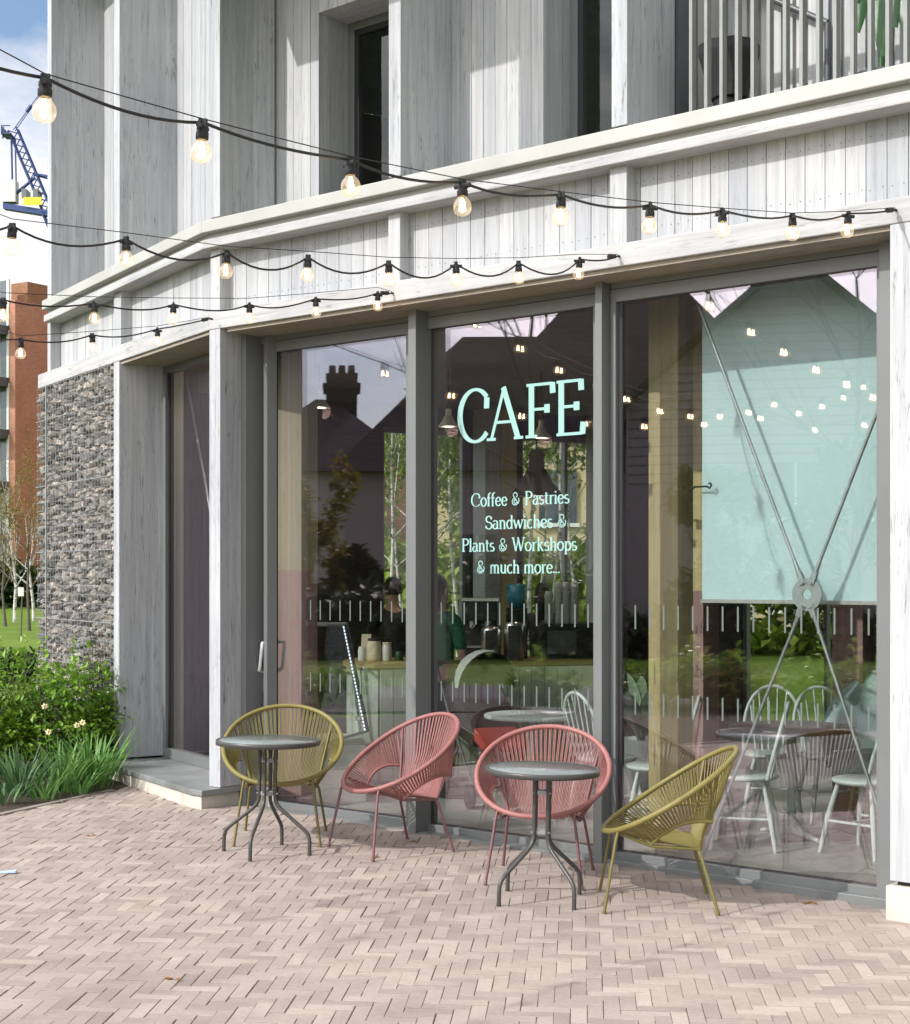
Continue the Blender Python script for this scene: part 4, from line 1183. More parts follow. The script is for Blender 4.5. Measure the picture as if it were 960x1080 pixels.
# ------------------------------------------------------------------ people
def skin(name, joints, edges, mat, parent, sub=2):
    me = bpy.data.meshes.new(name)
    me.from_pydata([j[:3] for j in joints], edges, []); me.materials.append(mat)
    o = bpy.data.objects.new(name, me); COL.objects.link(o); o.parent = parent
    m = o.modifiers.new('skin', 'SKIN'); m.use_smooth_shade = True
    lay = me.skin_vertices[0] if me.skin_vertices else None
    for i, j in enumerate(joints):
        r = j[3]; lay.data[i].radius = (r if isinstance(r, (int, float)) else r[0], r if isinstance(r, (int, float)) else r[1])
    lay.data[0].use_root = True
    s = o.modifiers.new('sub', 'SUBSURF'); s.levels = sub; s.render_levels = sub
    return o
M['skin'] = plain('skin', (.38, .22, .15), .55, 0, .06)
def cloth(name, c): return plain(name, c, .85, 0, .12, 12, .2)
def person(label, loc, rz, shirt, trousers, hair, longhair=False, arms='work', scale=1.0):
    t = thing('person', label, 'person', loc, rz, None, local=True); t.scale = (scale,) * 3
    J = []; E = []
    def j(x, y, z, r, p=None):
        J.append((x, y, z, r)); i = len(J) - 1
        if p is not None: E.append((p, i))
        return i
    pel = j(0, 0, .96, (.135, .10)); ab = j(0, .01, 1.10, (.125, .095), pel); chst = j(0, 0, 1.28, (.15, .105), ab); sh = j(0, -.01, 1.41, (.12, .075), chst)
    nk = j(0, 0, 1.49, .052, sh); h0 = j(0, .015, 1.58, (.066, .078), nk); h1 = j(0, .012, 1.66, (.072, .088), h0); j(0, .0, 1.72, (.05, .06), h1)
    nose = j(0, .105, 1.615, .012, h0)
    arm_pts = {}
    for s in (-1, 1):
        hp_ = j(s * .09, 0, .90, .085, pel); kn = j(s * .10, .02, .50, .055, hp_); an = j(s * .10, -.01, .09, .037, kn); j(s * .11, .13, .035, (.036, .028), an)
        sd = j(s * .18, -.01, 1.39, .052, sh)
        if arms == 'work': el = j(s * .24, .06, 1.13, .040, sd); wr = j(s * .15, .28, 1.10, .027, el); hd = j(s * .13, .36, 1.09, (.036, .018), wr); fd = Vector((-.05 * s, 1, -.25))
        else: el = j(s * .24, .0, 1.12, .040, sd); wr = j(s * .25, .10, .88, .027, el); hd = j(s * .25, .12, .80, (.018, .036), wr); fd = Vector((0, .1, -1))
        fd.normalize(); base = Vector(J[hd][:3]); side = fd.cross(Vector((0, 0, 1) if arms == 'work' else (1, 0, 0))).normalized()
        for k, L in enumerate((.062, .07, .066, .052)):
            a = base + side * (k - 1.5) * .019 + fd * .02; f1 = j(*(a + fd * L * .55), .0085, hd); j(*(a + fd * L + Vector((0, 0, -.02 if arms == 'work' else 0))), .007, f1)
        th = base - side * .035 * s; f1 = j(*th, .010, hd); j(*(th + fd * .045 - side * .006 * s), .008, f1)
    skin('body', J, E, M['skin'], t)
    # clothes: a second, slightly larger skin over trunk and sleeves, and over the legs
    S = [(0, .0, .93, (.155, .12)), (0, .01, 1.10, (.145, .115)), (0, 0, 1.28, (.168, .122)), (0, -.01, 1.42, (.13, .085))]; SE = [(0, 1), (1, 2), (2, 3)]
    for s in (-1, 1):
        i = len(S); S.append((s * .185, -.01, 1.395, .064)); SE.append((3, i))
        if arms == 'work': S.append((s * .24, .05, 1.15, .053))
        else: S.append((s * .24, 0, 1.14, .053))
        SE.append((i, i + 1))
    skin('shirt', S, SE, shirt, t)
    S = [(0, 0, .97, (.145, .11))]; SE = []
    for s in (-1, 1):
        i = len(S); S += [(s * .09, 0, .88, .098), (s * .10, .02, .50, .072), (s * .10, -.005, .10, .058)]; SE += [(0, i), (i, i + 1), (i + 1, i + 2)]
    skin('trousers', S, SE, trousers, t)
    b = MB(); vs = []; fs = []; nu_, nv_ = 18, 10; idx = {}
    for i in range(nv_ + 1):
        for k in range(nu_):
            el_, az_ = math.pi / 2 - math.pi * .78 * i / nv_, 2 * math.pi * k / nu_
            q = Vector((.083 * math.cos(el_) * math.cos(az_), -.012 + .104 * math.cos(el_) * math.sin(az_), 1.672 + .098 * math.sin(el_)))
            q = q * 1.0 + Vector((random.uniform(-.003, .003), random.uniform(-.003, .003), random.uniform(-.003, .003)))
            idx[i, k] = len(vs); vs.append(q)
    for i in range(nv_):
        for k in range(nu_):
            c_ = (vs[idx[i, k]] + vs[idx[i + 1, (k + 1) % nu_]]) / 2
            if c_.y > .025 and c_.z < 1.705: continue
            fs.append((idx[i, k], idx[i, (k + 1) % nu_], idx[i + 1, (k + 1) % nu_], idx[i + 1, k]))
    b.add(vs, fs, .5, True)
    if longhair: b.tube([(0, -.05, 1.66), (0, -.085, 1.58), (0, -.095, 1.48), (0, -.09, 1.40)], [.075, .075, .062, .03], 12)
    b.build('hair', hair, t)
    b = MB()
    for s in (-1, 1): b.lathe([(.0001, -.010), (.008, -.006), (.010, 0), (.008, .006), (.0001, .010)], 10, (s * .032, .083, 1.645))
    b.build('eyes', M['black'], t); b = MB(); b.tube([(-.024, .086, 1.575), (0, .094, 1.572), (.024, .086, 1.575)], .006, 6); b.build('mouth', M['pink_wood'], t)
    b = MB()
    for s in (-1, 1): b.lathe([(.0001, -.03), (.014, -.018), (.017, 0), (.014, .02), (.0001, .03)], 8, (s * .084, -.005, 1.63))
    b.build('ears', M['skin'], t)
    return t
M['dark_hair'] = plain('dark hair', (.012, .010, .009), .5, 0, .3, 60)
p = P(414, 14.1); p.z = FLZ; person('person with dark hair in dark clothes behind the jars on the counter', p, R(20), cloth('black shirt', (.015, .015, .017)), cloth('black trousers', (.012, .012, .014)), M['dark_hair'], False, 'work', .96)
p = P(462, 12.35); p.z = FLZ; person('person with dark hair in a dark green top standing before the counter', p, R(-35), cloth('dark green top', (.012, .11, .045)), cloth('dark jeans', (.02, .025, .04)), M['dark_hair'], True, 'hang', .97)
p = P(573, 14.4); p.z = FLZ; person('person with dark hair behind the coffee equipment beside the cup stacks', p, R(-15), cloth('grey shirt', (.05, .05, .055)), cloth('black trousers', (.012, .012, .014)), M['dark_hair'], True, 'work', .93)

# pushchair with grey hood
p = P(515, 11.75); p.z = FLZ
t = thing('pushchair', 'pushchair with a pale grey hood parked before the counter', 'pushchair', p, R(200), local=True)
M['hoodc'] = cloth('pale grey hood fabric', (.36, .38, .37)); M['blackc'] = cloth('black fabric', (.012, .012, .013))
vs = []; nu, nv = 14, 8
for i in range(nu + 1):
    w = math.pi * i / nu
    for k in range(nv + 1):
        e = R(5 + 100 * k / nv); r_ = .25
        vs.append((r_ * math.cos(w) * .95, -.05 + r_ * math.sin(w) * math.cos(e) * 1.0 * -1 + .04 * math.sin(4 * e), .86 + r_ * math.sin(w) * math.sin(e) * 1.15))
b = MB(); b.add(vs, [(i * (nv + 1) + k, (i + 1) * (nv + 1) + k, (i + 1) * (nv + 1) + k + 1, i * (nv + 1) + k + 1) for i in range(nu) for k in range(nv)], None, True); b.build('hood', M['hoodc'], t)
cc_ = Vector((0, -.05, .86)); b = MB(); b.add([cc_ + (Vector(v) - cc_) * .955 for v in vs], [(i * (nv + 1) + k, (i + 1) * (nv + 1) + k, (i + 1) * (nv + 1) + k + 1, i * (nv + 1) + k + 1) for i in range(nu) for k in range(nv)], None, True); b.build('hood_lining', M['blackc'], t)
b = MB(); b.hexa([(-.19, -.22, .50), (.19, -.22, .50), (.19, .16, .42), (-.19, .16, .42), (-.21, -.27, .90), (.21, -.27, .90), (.21, .20, .52), (-.21, .20, .52)]); b.build('seat', M['blackc'], t, bevel=.03)
b = MB(); b.hexa([(-.2, .02, .54), (.2, .02, .54), (.17, .34, .40), (-.17, .34, .40), (-.2, .0, .64), (.2, .0, .64), (.18, .36, .46), (-.18, .36, .46)]); b.build('blanket', cloth('red blanket', (.36, .05, .035)), t, bevel=.03)
b = MB()
for s in (-1, 1): b.tube([(s * .24, -.48, 1.0), (s * .24, -.25, .70), (s * .23, .30, .14)], .012, 8); b.tube([(s * .23, -.02, .42), (s * .25, -.30, .15)], .012, 8)
b.build('frame', M['frame_dark'], t)
b = MB(); b.tube([(-.24, -.48, 1.0), (-.22, -.52, 1.03), (.22, -.52, 1.03), (.24, -.48, 1.0)], .015, 8); b.build('handle', M['black'], t)
for s in (-1, 1):
    for y, r_ in ((.30, .09), (-.30, .13)):
        b = MB(); b.lathe([(r_ * .3, -.02), (r_, -.016), (r_, .016), (r_ * .3, .02)], 20, (0, 0, 0), T=lambda q: Vector((q.z + s * .26, q.x + y, q.y + r_))); b.build('wheel', M['black'], t)
# ================================================================== ground
def quad_strip(bm, S, Nn, zf):
    vs, idx = [], {}
    for i, s in enumerate(S):
        for j, n in enumerate(Nn):
            idx[i, j] = len(vs); vs.append(W(s, n, zf(s, n)))
    bm.add(vs, [(idx[i, j], idx[i, j + 1], idx[i + 1, j + 1], idx[i + 1, j]) for i in range(len(S) - 1) for j in range(len(Nn) - 1)], .5)
def lawn_mat():
    m, nt, out = new_mat('lawn')
    v = coords(nt)
    a = noise(nt, v, .35, 5, .6); c = noise(nt, v, 22, 4, .7)
    col = ramp(nt, a, [(.3, (.085, .145, .018)), (.55, (.125, .20, .028)), (.8, (.17, .23, .04))])
    col = mixc(nt, col, ramp(nt, c, [(.3, (.6, .65, .6)), (.7, (1.25, 1.2, 1.1))]), 1.0, 'MULTIPLY')
    principled(nt, out, col, .9, 0, c, .6, .03, .2); return m
M['lawn'] = lawn_mat()
b = MB()
def zl(s, n):
    if 8.6 <= s or n > .5: return .014 * max(-6, min(8, s)) - .035
    return -.3
quad_strip(b, [-700, -6, 0, 5, 8, 8.4, 8.7, 700], [-700, -12, -1, -.2, .6, 5, 12, 700], zl)
g = b.build('lawn', M['lawn']); tag(g, 'green lawn around the cafe', 'lawn', kind='structure')

# herringbone clay pavers, every brick modelled
PA = R(4.6)
HX = Vector((math.cos(PA), -math.sin(PA), 0)); VX = Vector((math.sin(PA), math.cos(PA), 0))
K1 = ground_at(116, 833); K2 = ground_at(0, 858); KD = (K2 - K1).normalized(); K3 = K1 + KD * 9
KN = Vector((KD.y, -KD.x, 0))          # towards the paving?
if (Vector((0, 8, 0)) - K1).dot(KN) < 0: KN = -KN
step_poly = poly
def inside(poly, p):
    c = False; k = len(poly)
    for i in range(k):
        a, b_ = poly[i], poly[i - 1]
        if (a.y > p.y) != (b_.y > p.y) and p.x < (b_.x - a.x) * (p.y - a.y) / (b_.y - a.y) + a.x: c = not c
    return c
pv = MB()
bw = .0655; kk = 3; gap = .0028
org = Vector((0, 7, 0))
rngp = random.Random(11)
def brick(i0, j0, i1, j1):
    c = org + HX * ((i0 + i1) / 2 * bw) + VX * ((j0 + j1) / 2 * bw)
    s, n = sn(c)
    if n < .05 or n > 11.5 or s < -5.5 or s > 8: 
        if not (s > 5 and n > -2 and s < 8): return
    if (c - K1).dot(KN) < .055: return
    if c.y - 2 * (c - W(0, -.13)).dot(N) * N.y > 18.3: return
    if s > SB and (c - B0).dot(N2) < stepf - .02: return
    j = lambda: rngp.uniform(-.0012, .0012)
    z = gz(c) + rngp.uniform(-.0022, .0022); tl = rngp.uniform(-.0012, .0012)
    x0, x1, y0, y1 = i0 * bw + gap / 2 + j(), i1 * bw - gap / 2 + j(), j0 * bw + gap / 2 + j(), j1 * bw - gap / 2 + j()
    e = .0014
    def q(x, y, dz): 
        p = org + HX * x + VX * y; p.z = z + dz + tl * (1 if x > (x0 + x1) / 2 else -1) + .014 * ((p - c).dot(U)); return p
    top = [q(x0 + e, y0 + e, 0), q(x1 - e, y0 + e, 0), q(x1 - e, y1 - e, 0), q(x0 + e, y1 - e, 0)]
    mid = [q(x0, y0, -e), q(x1, y0, -e), q(x1, y1, -e), q(x0, y1, -e)]
    bot = [v - Vector((0, 0, .022)) for v in mid]
    pv.add(top + mid + bot, [(0, 1, 2, 3)] + [(4 + i, 4 + (i + 1) % 4, (i + 1) % 4, i) for i in range(4)] + [(8 + i, 8 + (i + 1) % 4, 4 + (i + 1) % 4, 4 + i) for i in range(4)], rngp.random())
RNG = 190
for jj in range(-RNG, RNG):
    for tt in range(-RNG // 6 - 40, RNG // 6 + 40):
        i0 = jj + 6 * tt
        if abs(i0) < RNG: brick(i0, jj, i0 + 3, jj + 1)
        i1 = jj - 1 + 6 * tt
        if abs(i1) < RNG: brick(i1, jj, i1 + 1, jj + 3)
def paver_mat():
    m, nt, out = new_mat('clay pavers')
    base = ramp(nt, attr(nt), [(0, (.30, .25, .226)), (.2, (.338, .282, .252)), (.5, (.362, .304, .27)), (.8, (.382, .324, .288)), (1, (.43, .37, .325))])
    v = coords(nt)
    n1 = noise(nt, v, .7, 4, .6); n2 = noise(nt, v, 45, 5, .65); n3 = noise(nt, v, 3.2, 4, .55)
    base = mixc(nt, base, ramp(nt, n1, [(.3, (.86, .85, .86)), (.7, (1.06, 1.05, 1.04))]), 1.0, 'MULTIPLY')
    base = mixc(nt, base, ramp(nt, n3, [(.3, (.90, .89, .88)), (.65, (1.04, 1.04, 1.03))]), 1.0, 'MULTIPLY')
    base = mixc(nt, base, ramp(nt, n2, [(.2, (.86, .86, .86)), (.6, (1.05, 1.04, 1.03))]), 1.0, 'MULTIPLY')
    principled(nt, out, base, .85, 0, n2, .35, .003, .3); return m
o = pv.build('pavement', paver_mat()); tag(o, 'pinkish clay brick paving laid in a herringbone pattern', 'paving', kind='structure')
b = MB()
bed_l = [W(-5.5, 11.5), W(-5.5, .0), W(SB - .1, .0), W2(.4, -.1), W2(2.0, -.1), K1 + KN * .03, K3 + KN * .03, W(8, 11.5)]
vs = [Vector((p.x, p.y, gz(p) - .006)) for p in bed_l]
# a grid keeps the bedding parallel to the sloping paving
b.add(vs, [list(range(len(vs)))], .5)
M['sand'] = plain('dark jointing sand', (.235, .195, .168), .95, 0, .3, 50)
o = b.build('bedding_sand', M['sand']); tag(o, 'dark sand in the paving joints', 'paving', kind='structure')
b = MB()
kz = lambda p, d: Vector((p.x, p.y, gz(p) + d))
k = 14; L = (K3 - K1).length
for i in range(k):
    a = K1 + KD * (L * (i + .01) / k); c = K1 + KD * (L * (i + .99) / k)
    a2, c2 = a + KN * .05, c + KN * .05
    b.hexa([kz(p, -.1) for p in (a, c, c2, a2)] + [kz(p, .006) for p in (a, c, c2, a2)])
o = b.build('kerb', plain('worn concrete edging', (.27, .235, .205), .9, 0, .2, 6, .3)); tag(o, 'narrow concrete edging between planting and paving', 'kerb', kind='structure')
# gutter channel line in the paving (thin dark slot that follows the step)
# soil of the planting bed
b = MB()
cs = [K1 + Vector((.12, .05, 0)), K1, K3, K3 - KN * 3.2, W2(7, .3), W2(4.4, -1.2), W2(4.0, -.1), W2(1.9, -.1)]
ctr_ = sum(cs, Vector()) / len(cs)
soil = []
for p in cs: soil.append(kz(p, -.005))
b.add(soil + [kz(ctr_, .06)], [(i, (i + 1) % len(soil), len(soil)) for i in range(len(soil))], .5)
M['soilm'] = plain('dark garden soil', (.045, .030, .020), .95, 0, .4, 25, .8)
o = b.build('soil', M['soilm']); tag(o, 'dark soil of the planting bed', 'soil', kind='structure')

# ================================================================== plants
def leaf(mb, p, d, up, L, w, rnd, fold=.25):
    side = d.cross(up)
    if side.length < 1e-4: side = d.orthogonal()
    side.normalize(); nrm = side.cross(d).normalized()
    mid = p + d * L * .5
    vs = [p, mid - side * w + nrm * w * fold, p + d * L - nrm * L * .12, mid + side * w + nrm * w * fold]
    mb.add(vs, [(0, 1, 2), (0, 2, 3)], rnd)
def rv(r=1.0):
    while True:
        v = Vector((random.uniform(-1, 1), random.uniform(-1, 1), random.uniform(-1, 1)))
        if .05 < v.length <= 1: return v * r
def limb(mb, p, d, L, r, depth_, tips, spread=.6, kids=(2, 3), up=.15, minr=.004, wig=.12, seg=5):
    pts = [p]; rad = [r]; cur = d.normalized(); q = p
    k = 4
    for i in range(k):
        cur = (cur + rv(wig) + Vector((0, 0, up * .25))).normalized(); q = q + cur * L / k; pts.append(q); rad.append(r * (1 - .38 * (i + 1) / k))
    mb.tube(pts, rad, max(3, seg), caps=False, rnd=.5)
    if depth_ <= 0: tips.append((q, cur)); return
    for _ in range(random.randint(*kids)):
        i = random.randint(2, k); nd_ = (cur + rv(spread) + Vector((0, 0, up))).normalized()
        limb(mb, pts[i], nd_, L * random.uniform(.55, .85), rad[i] * random.uniform(.55, .75), depth_ - 1, tips, spread, kids, up, minr, wig, seg - 1)
    tips.append((q, cur))
M['bark'] = plain('grey brown bark', (.11, .09, .07), .9, 0, .3, 12, .5)
def birch_mat():
    m, nt, out = new_mat('birch bark')
    n = noise(nt, coords(nt, (3, 3, 14)), 1, 5, .7)
    principled(nt, out, ramp(nt, n, [(.38, (.06, .055, .05)), (.5, (.55, .53, .49))]), .7, 0, n, .2, .01); return m
M['birch'] = birch_mat()
M['leaf_spring'] = varied('fresh spring leaf', [(0, (.12, .19, .02)), (.5, (.23, .33, .04)), (1, (.38, .44, .08))], .5, 10, .3, .35)
M['leaf_amber'] = varied('amber young leaf', [(0, (.13, .10, .02)), (.5, (.24, .19, .03)), (1, (.32, .28, .06))], .5, 10, .3, .35)
M['leaf_bush'] = varied('bright shrub leaf', [(0, (.05, .12, .014)), (.3, (.13, .27, .025)), (.7, (.24, .42, .04)), (1, (.36, .52, .08))], .4, 20, .5, .38)
M['leaf_dark'] = varied('dark hedge leaf', [(0, (.012, .028, .010)), (.6, (.03, .06, .016)), (1, (.07, .10, .025))], .5, 20, .4, .2)
M['leaf_strap'] = varied('strap leaf', [(0, (.06, .17, .03)), (.6, (.14, .32, .07)), (1, (.28, .46, .14))], .4, 20, .5, .3)

def shrub(name, label, c, rx, ry, h, nleaf, L, mat, group=None, seed=0, twigs=True, shoots=10):
    random.seed(seed)
    t = thing(name, label, 'shrub', c, 0, group)
    clumps = [(Vector((c.x + random.uniform(-1, 1) * rx * .8, c.y + random.uniform(-1, 1) * ry * .8, c.z + h * random.uniform(.25, .85))), random.uniform(.13, .24) * h * 1.1) for _ in range(26)]
    b = MB(); tips = []
    for k in range(9):
        q = rv(); limb(b, c + Vector((q.x * .1, q.y * .1, -.02)), Vector((q.x * .9 * rx / h, q.y * .9 * ry / h, 1)), h * .5, .012, 2, tips, .6, (2, 3), .2)
    b.build('stems', M['bark'], t)
    b = MB()
    for i in range(nleaf):
        cc, r_ = random.choice(clumps)
        o_ = rv(); o_.normalize(); o_ = o_ * (r_ * random.uniform(.45, 1.08)); p = cc + Vector((o_.x * 1.25, o_.y * 1.25, o_.z))
        if p.z < c.z + .03: p.z = c.z + random.uniform(.03, .2)
        d = (o_.normalized() + rv(.8)).normalized()
        leaf(b, p, d, Vector((0, 0, 1)) + rv(.5), L * random.uniform(.6, 1.2), L * random.uniform(.22, .34), min(1, max(0, random.gauss(.5, .24))))
    for k in range(shoots):
        q = rv(); p = Vector((c.x + q.x * rx * .9, c.y + q.y * ry * .9, c.z + h * random.uniform(.7, .9))); d = Vector((q.x * .3, q.y * .3, 1)).normalized()
        for i in range(12):
            p = p + d * .028; leaf(b, p, (rv() + d * .5).normalized(), Vector((0, 0, 1)), L * .9, L * .26, random.uniform(.5, 1))
    b.build('leaves', mat, t); return t
g0 = ground_at(52, 818); D_ = 12.6
shrub('shrub', 'dense bright green leafy shrub in front of the stone gabion', Vector((-3.30, 12.75, gz((-3.3, 12.75, 0)))), .55, .35, .92, 4600, .068, M['leaf_bush'], None, 5)
shrub('shrub', 'bright green leafy shrub before the clipped hedge, away from the gabion', Vector((-3.95, 12.55, gz((-4, 12.5, 0)))), .55, .40, .98, 4600, .070, M['leaf_bush'], None, 8)
shrub('shrub', 'thin dark leaved shrub reaching up the gabion', Vector((-2.93, 13.1, gz((-2.9, 13.1, 0)))), .16, .12, 1.12, 700, .035, M['leaf_dark'], None, 9, shoots=8)
random.seed(21)
# strap leaved clumps with pale flowers
def strap_clump(label, c, nblades, h, spread, flowers, mat, seed, group='clumps of strap leaves along the kerb'):
    random.seed(seed)
    t = thing('daffodil_clump', label, 'flowers', c, 0, group)
    b = MB()
    for i in range(nblades):
        w = random.uniform(0, 6.28); r_ = random.uniform(0, spread)
        p = c + Vector((math.cos(w) * r_, math.sin(w) * r_, 0)); p.z = gz(p)
        d = Vector((math.cos(w) + random.uniform(-.5, .5), math.sin(w) + random.uniform(-.5, .5), 0)).normalized()
        blade(b, p, d, Vector((0, 0, 1)), h * random.uniform(.6, 1.15), random.uniform(.006, .011), random.uniform(.25, 1.3), 7, random.random())
    b.build('leaves', mat, t)
    for fx, fy in flowers:
        p = at(fx, fy, c.y + random.uniform(-.1, .05))
        b = MB(); b.tube([Vector((p.x + .03, p.y + .05, gz(p))), Vector((p.x + .01, p.y + .02, (p.z + gz(p)) / 2 + .05)), p], .004, 5); b.build('flower_stem', M['leaf_strap'], t)
        b = MB()
        fd = Vector((.1, -1, .1)).normalized(); a = fd.orthogonal().normalized(); a2 = fd.cross(a)
        for k in range(6):
            w = k * math.pi / 3; dd = (a * math.cos(w) + a2 * math.sin(w) + fd * .25 * random.uniform(-.6, 1)).normalized()
            leaf(b, p, dd, fd, .027, .010, .4, .1)
        b.lathe([(.003, 0), (.006, .008), (.008, .013)], 8, p, T=None)
        b.build('flower', M['petal'], t)
    return t
M['petal'] = plain('cream petal', (.80, .70, .38), .6, 0, .15)
cA = at(95, 826, 11.95); cA.z = gz(cA)
strap_clump('tall clump of narrow green leaves with cream flowers beside the stone step', cA, 95, .48, .17, [(81, 765), (87, 762)], M['leaf_strap'], 3)
cB = at(66, 828, 11.75); cB.z = gz(cB)
strap_clump('leaning clump with cream flowers between the tall and the grey green clumps', cB, 60, .44, .13, [(51, 772), (47, 745)], M['leaf_strap'], 4)
cC = at(20, 830, 11.5); cC.z = gz(cC)
M['leaf_grey'] = varied('grey green strap leaf', [(0, (.04, .10, .035)), (1, (.14, .26, .09))], .45, 20, .4, .25)
strap_clump('low arching clump of grey green leaves farthest from the stone step', cC, 80, .42, .16, [], M['leaf_grey'], 5)
cD = at(84, 834, 11.6); cD.z = gz(cD)
strap_clump('short tuft of leaves at the kerb in front of the tall clump', cD, 30, .22, .09, [], M['leaf_strap'], 6)
cF = at(48, 838, 11.35); cF.z = gz(cF)
strap_clump('small loose tuft of leaves at the kerb between two bigger clumps', cF, 34, .26, .14, [], M['leaf_strap'], 16)
cG = at(4, 842, 11.1); cG.z = gz(cG)
strap_clump('short spreading tuft at the kerb farthest from the step', cG, 34, .22, .16, [], M['leaf_grey'], 17)
cE = at(108, 815, 12.2); cE.z = gz(cE)
strap_clump('upright clump of narrow leaves against the corner of the stone step', cE, 45, .50, .08, [], M['leaf_strap'], 7)
# dark clipped hedge behind
hd = at(10, 700, 24); hd.z = .1
b = MB(); random.seed(31)
for i in range(7000):
    p = Vector((random.uniform(-12, -5.6), 24 + random.uniform(-.6, .6), .1 + random.uniform(0, .42) + .06 * math.sin(i)))
    leaf(b, p, rv().normalized(), Vector((0, 0, 1)), .10, .03, random.random())
hh = b.build('hedge', M['leaf_dark'], None, loc=hd); tag(hh, 'low dark clipped hedge between the shrubs and the lawn', 'hedge')
b = MB()
# ================================================================== far left: lawn bank, trees, flats, crane
def bare_tree(label, base, h, r, seed, leafmat=None, nleaf=0, L=.12, group=None, barkm=None, spread=.55, depth_=4, name='tree', kids=(2, 3), up=.22):
    random.seed(seed)
    t = thing(name, label, 'tree', base, 0, group)
    b = MB(); tips = []
    trunk = MB(); p = base.copy(); pts = [p - Vector((0, 0, .1))]; rad = [r * 1.25]
    for i in range(6):
        p = p + Vector((random.uniform(-.03, .03) * h * .5, random.uniform(-.03, .03) * h * .5, h * .75 / 6)); pts.append(p); rad.append(r * (1 - .13 * (i + 1)))
    trunk.tube(pts, rad, 9, rnd=.5)
    trunk.build('trunk', barkm or M['bark'], t)
    for i in range(2, 7):
        for _ in range(2 if i < 6 else 3):
            q = rv(); q.z = abs(q.z) * .5 + up * 2
            limb(b, pts[i], q.normalized(), h * random.uniform(.17, .30), rad[i] * .5, depth_ - 2, tips, spread, kids, up, .004, .14, 5)
    b.build('branches', barkm or M['bark'], t)
    if leafmat:
        b = MB()
        for i in range(nleaf):
            q, d = random.choice(tips); p = q + rv(h * .045) - d * random.uniform(0, h * .08)
            leaf(b, p, rv().normalized(), Vector((0, 0, 1)), L * random.uniform(.6, 1.3), L * .3, random.random())
        b.build('crown', leafmat, t)
    return t
def gpt(x, D, z=.05): v = P(x, D); v.z = z; return v
bare_tree('thin tree with sparse amber leaves, nearest to the gabion', gpt(31, 46), 4.6, .05, 41, M['leaf_amber'], 1700, .075, 'trees in front of the flats', M['bark'])
bare_tree('thin tree with amber leaves in front of the balconies', gpt(6, 50), 4.6, .05, 43, M['leaf_amber'], 1300, .075, 'trees in front of the flats', M['bark'])
bare_tree('pale stemmed bare tree in front of the dark shrubs', gpt(16, 55), 5.0, .07, 44, M['leaf_amber'], 300, .08, 'trees in front of the flats', M['birch'])
bare_tree('pale stemmed bare tree right beside the gabion edge', gpt(36, 56), 5.0, .06, 45, M['leaf_amber'], 250, .08, 'trees in front of the flats', M['birch'])
b = MB(); random.seed(33)
for i in range(5000):
    x = random.uniform(-22, -13); p = Vector((x, 62 + random.uniform(-1, 1), random.uniform(0, 1) ** .7 * (1.5 + .4 * math.sin(x * 1.7)) + .4))
    leaf(b, p, rv().normalized(), Vector((0, 0, 1)), .32, .11, random.random())
o = b.build('shrub_belt', M['leaf_dark'], None, loc=(-17, 62, 0)); tag(o, 'belt of dark shrubs at the foot of the flats', 'shrubs', kind='stuff')
b = MB()
b.add([Vector((-40, 58, .06)), Vector((-8, 58, .06)), Vector((-8, 66, 1.0)), Vector((-40, 66, 1.0))], [(0, 1, 2, 3)])
o = b.build('grass_bank', M['lawn']); tag(o, 'grass bank before the flats', 'bank', kind='structure')
b = MB()
sp = gpt(22, 42); sgn = thing('park_sign', 'small white sign on a post standing on the lawn', 'sign', sp)
b.box((sp.x - .08, sp.y - .01, 1.16), (sp.x + .08, sp.y + .01, 1.40)); b.build('sign_panel', M['plaster'], sgn); b = MB(); b.tube([sp, sp + Vector((.03, .03, 1.15))], .02, 8); b.build('post', M['bark'], sgn)

# flats
DF = 74.0
def fx(x): return (x - CX) / F * DF
def fz(y): return H + (HY - y) / F * DF
fl = thing('apartment_building', 'orange brick block of flats with balconies beyond the lawn', 'building', (fx(16), DF, 0))
def brick_mat(name, c1, c2):
    m, nt, out = new_mat(name)
    tcn = coords(nt)
    n = noise(nt, tcn, .6, 5, .6); n2 = noise(nt, coords(nt, (4, 4, 13)), 1, 3, .6)
    c = ramp(nt, n, [(.3, c1), (.7, c2)]); c = mixc(nt, c, ramp(nt, n2, [(.3, (.82, .82, .82)), (.7, (1.1, 1.1, 1.1))]), 1.0, 'MULTIPLY')
    principled(nt, out, c, .9); return m
M['brick'] = brick_mat('orange red brick', (.35, .155, .10), (.45, .215, .14))
M['brown'] = brick_mat('brown metal cladding', (.22, .10, .05), (.30, .15, .08))
M['win_dark'] = plain('reflective dark window', (.05, .07, .09), .12, 0, .2, 1.5, 0, .8)
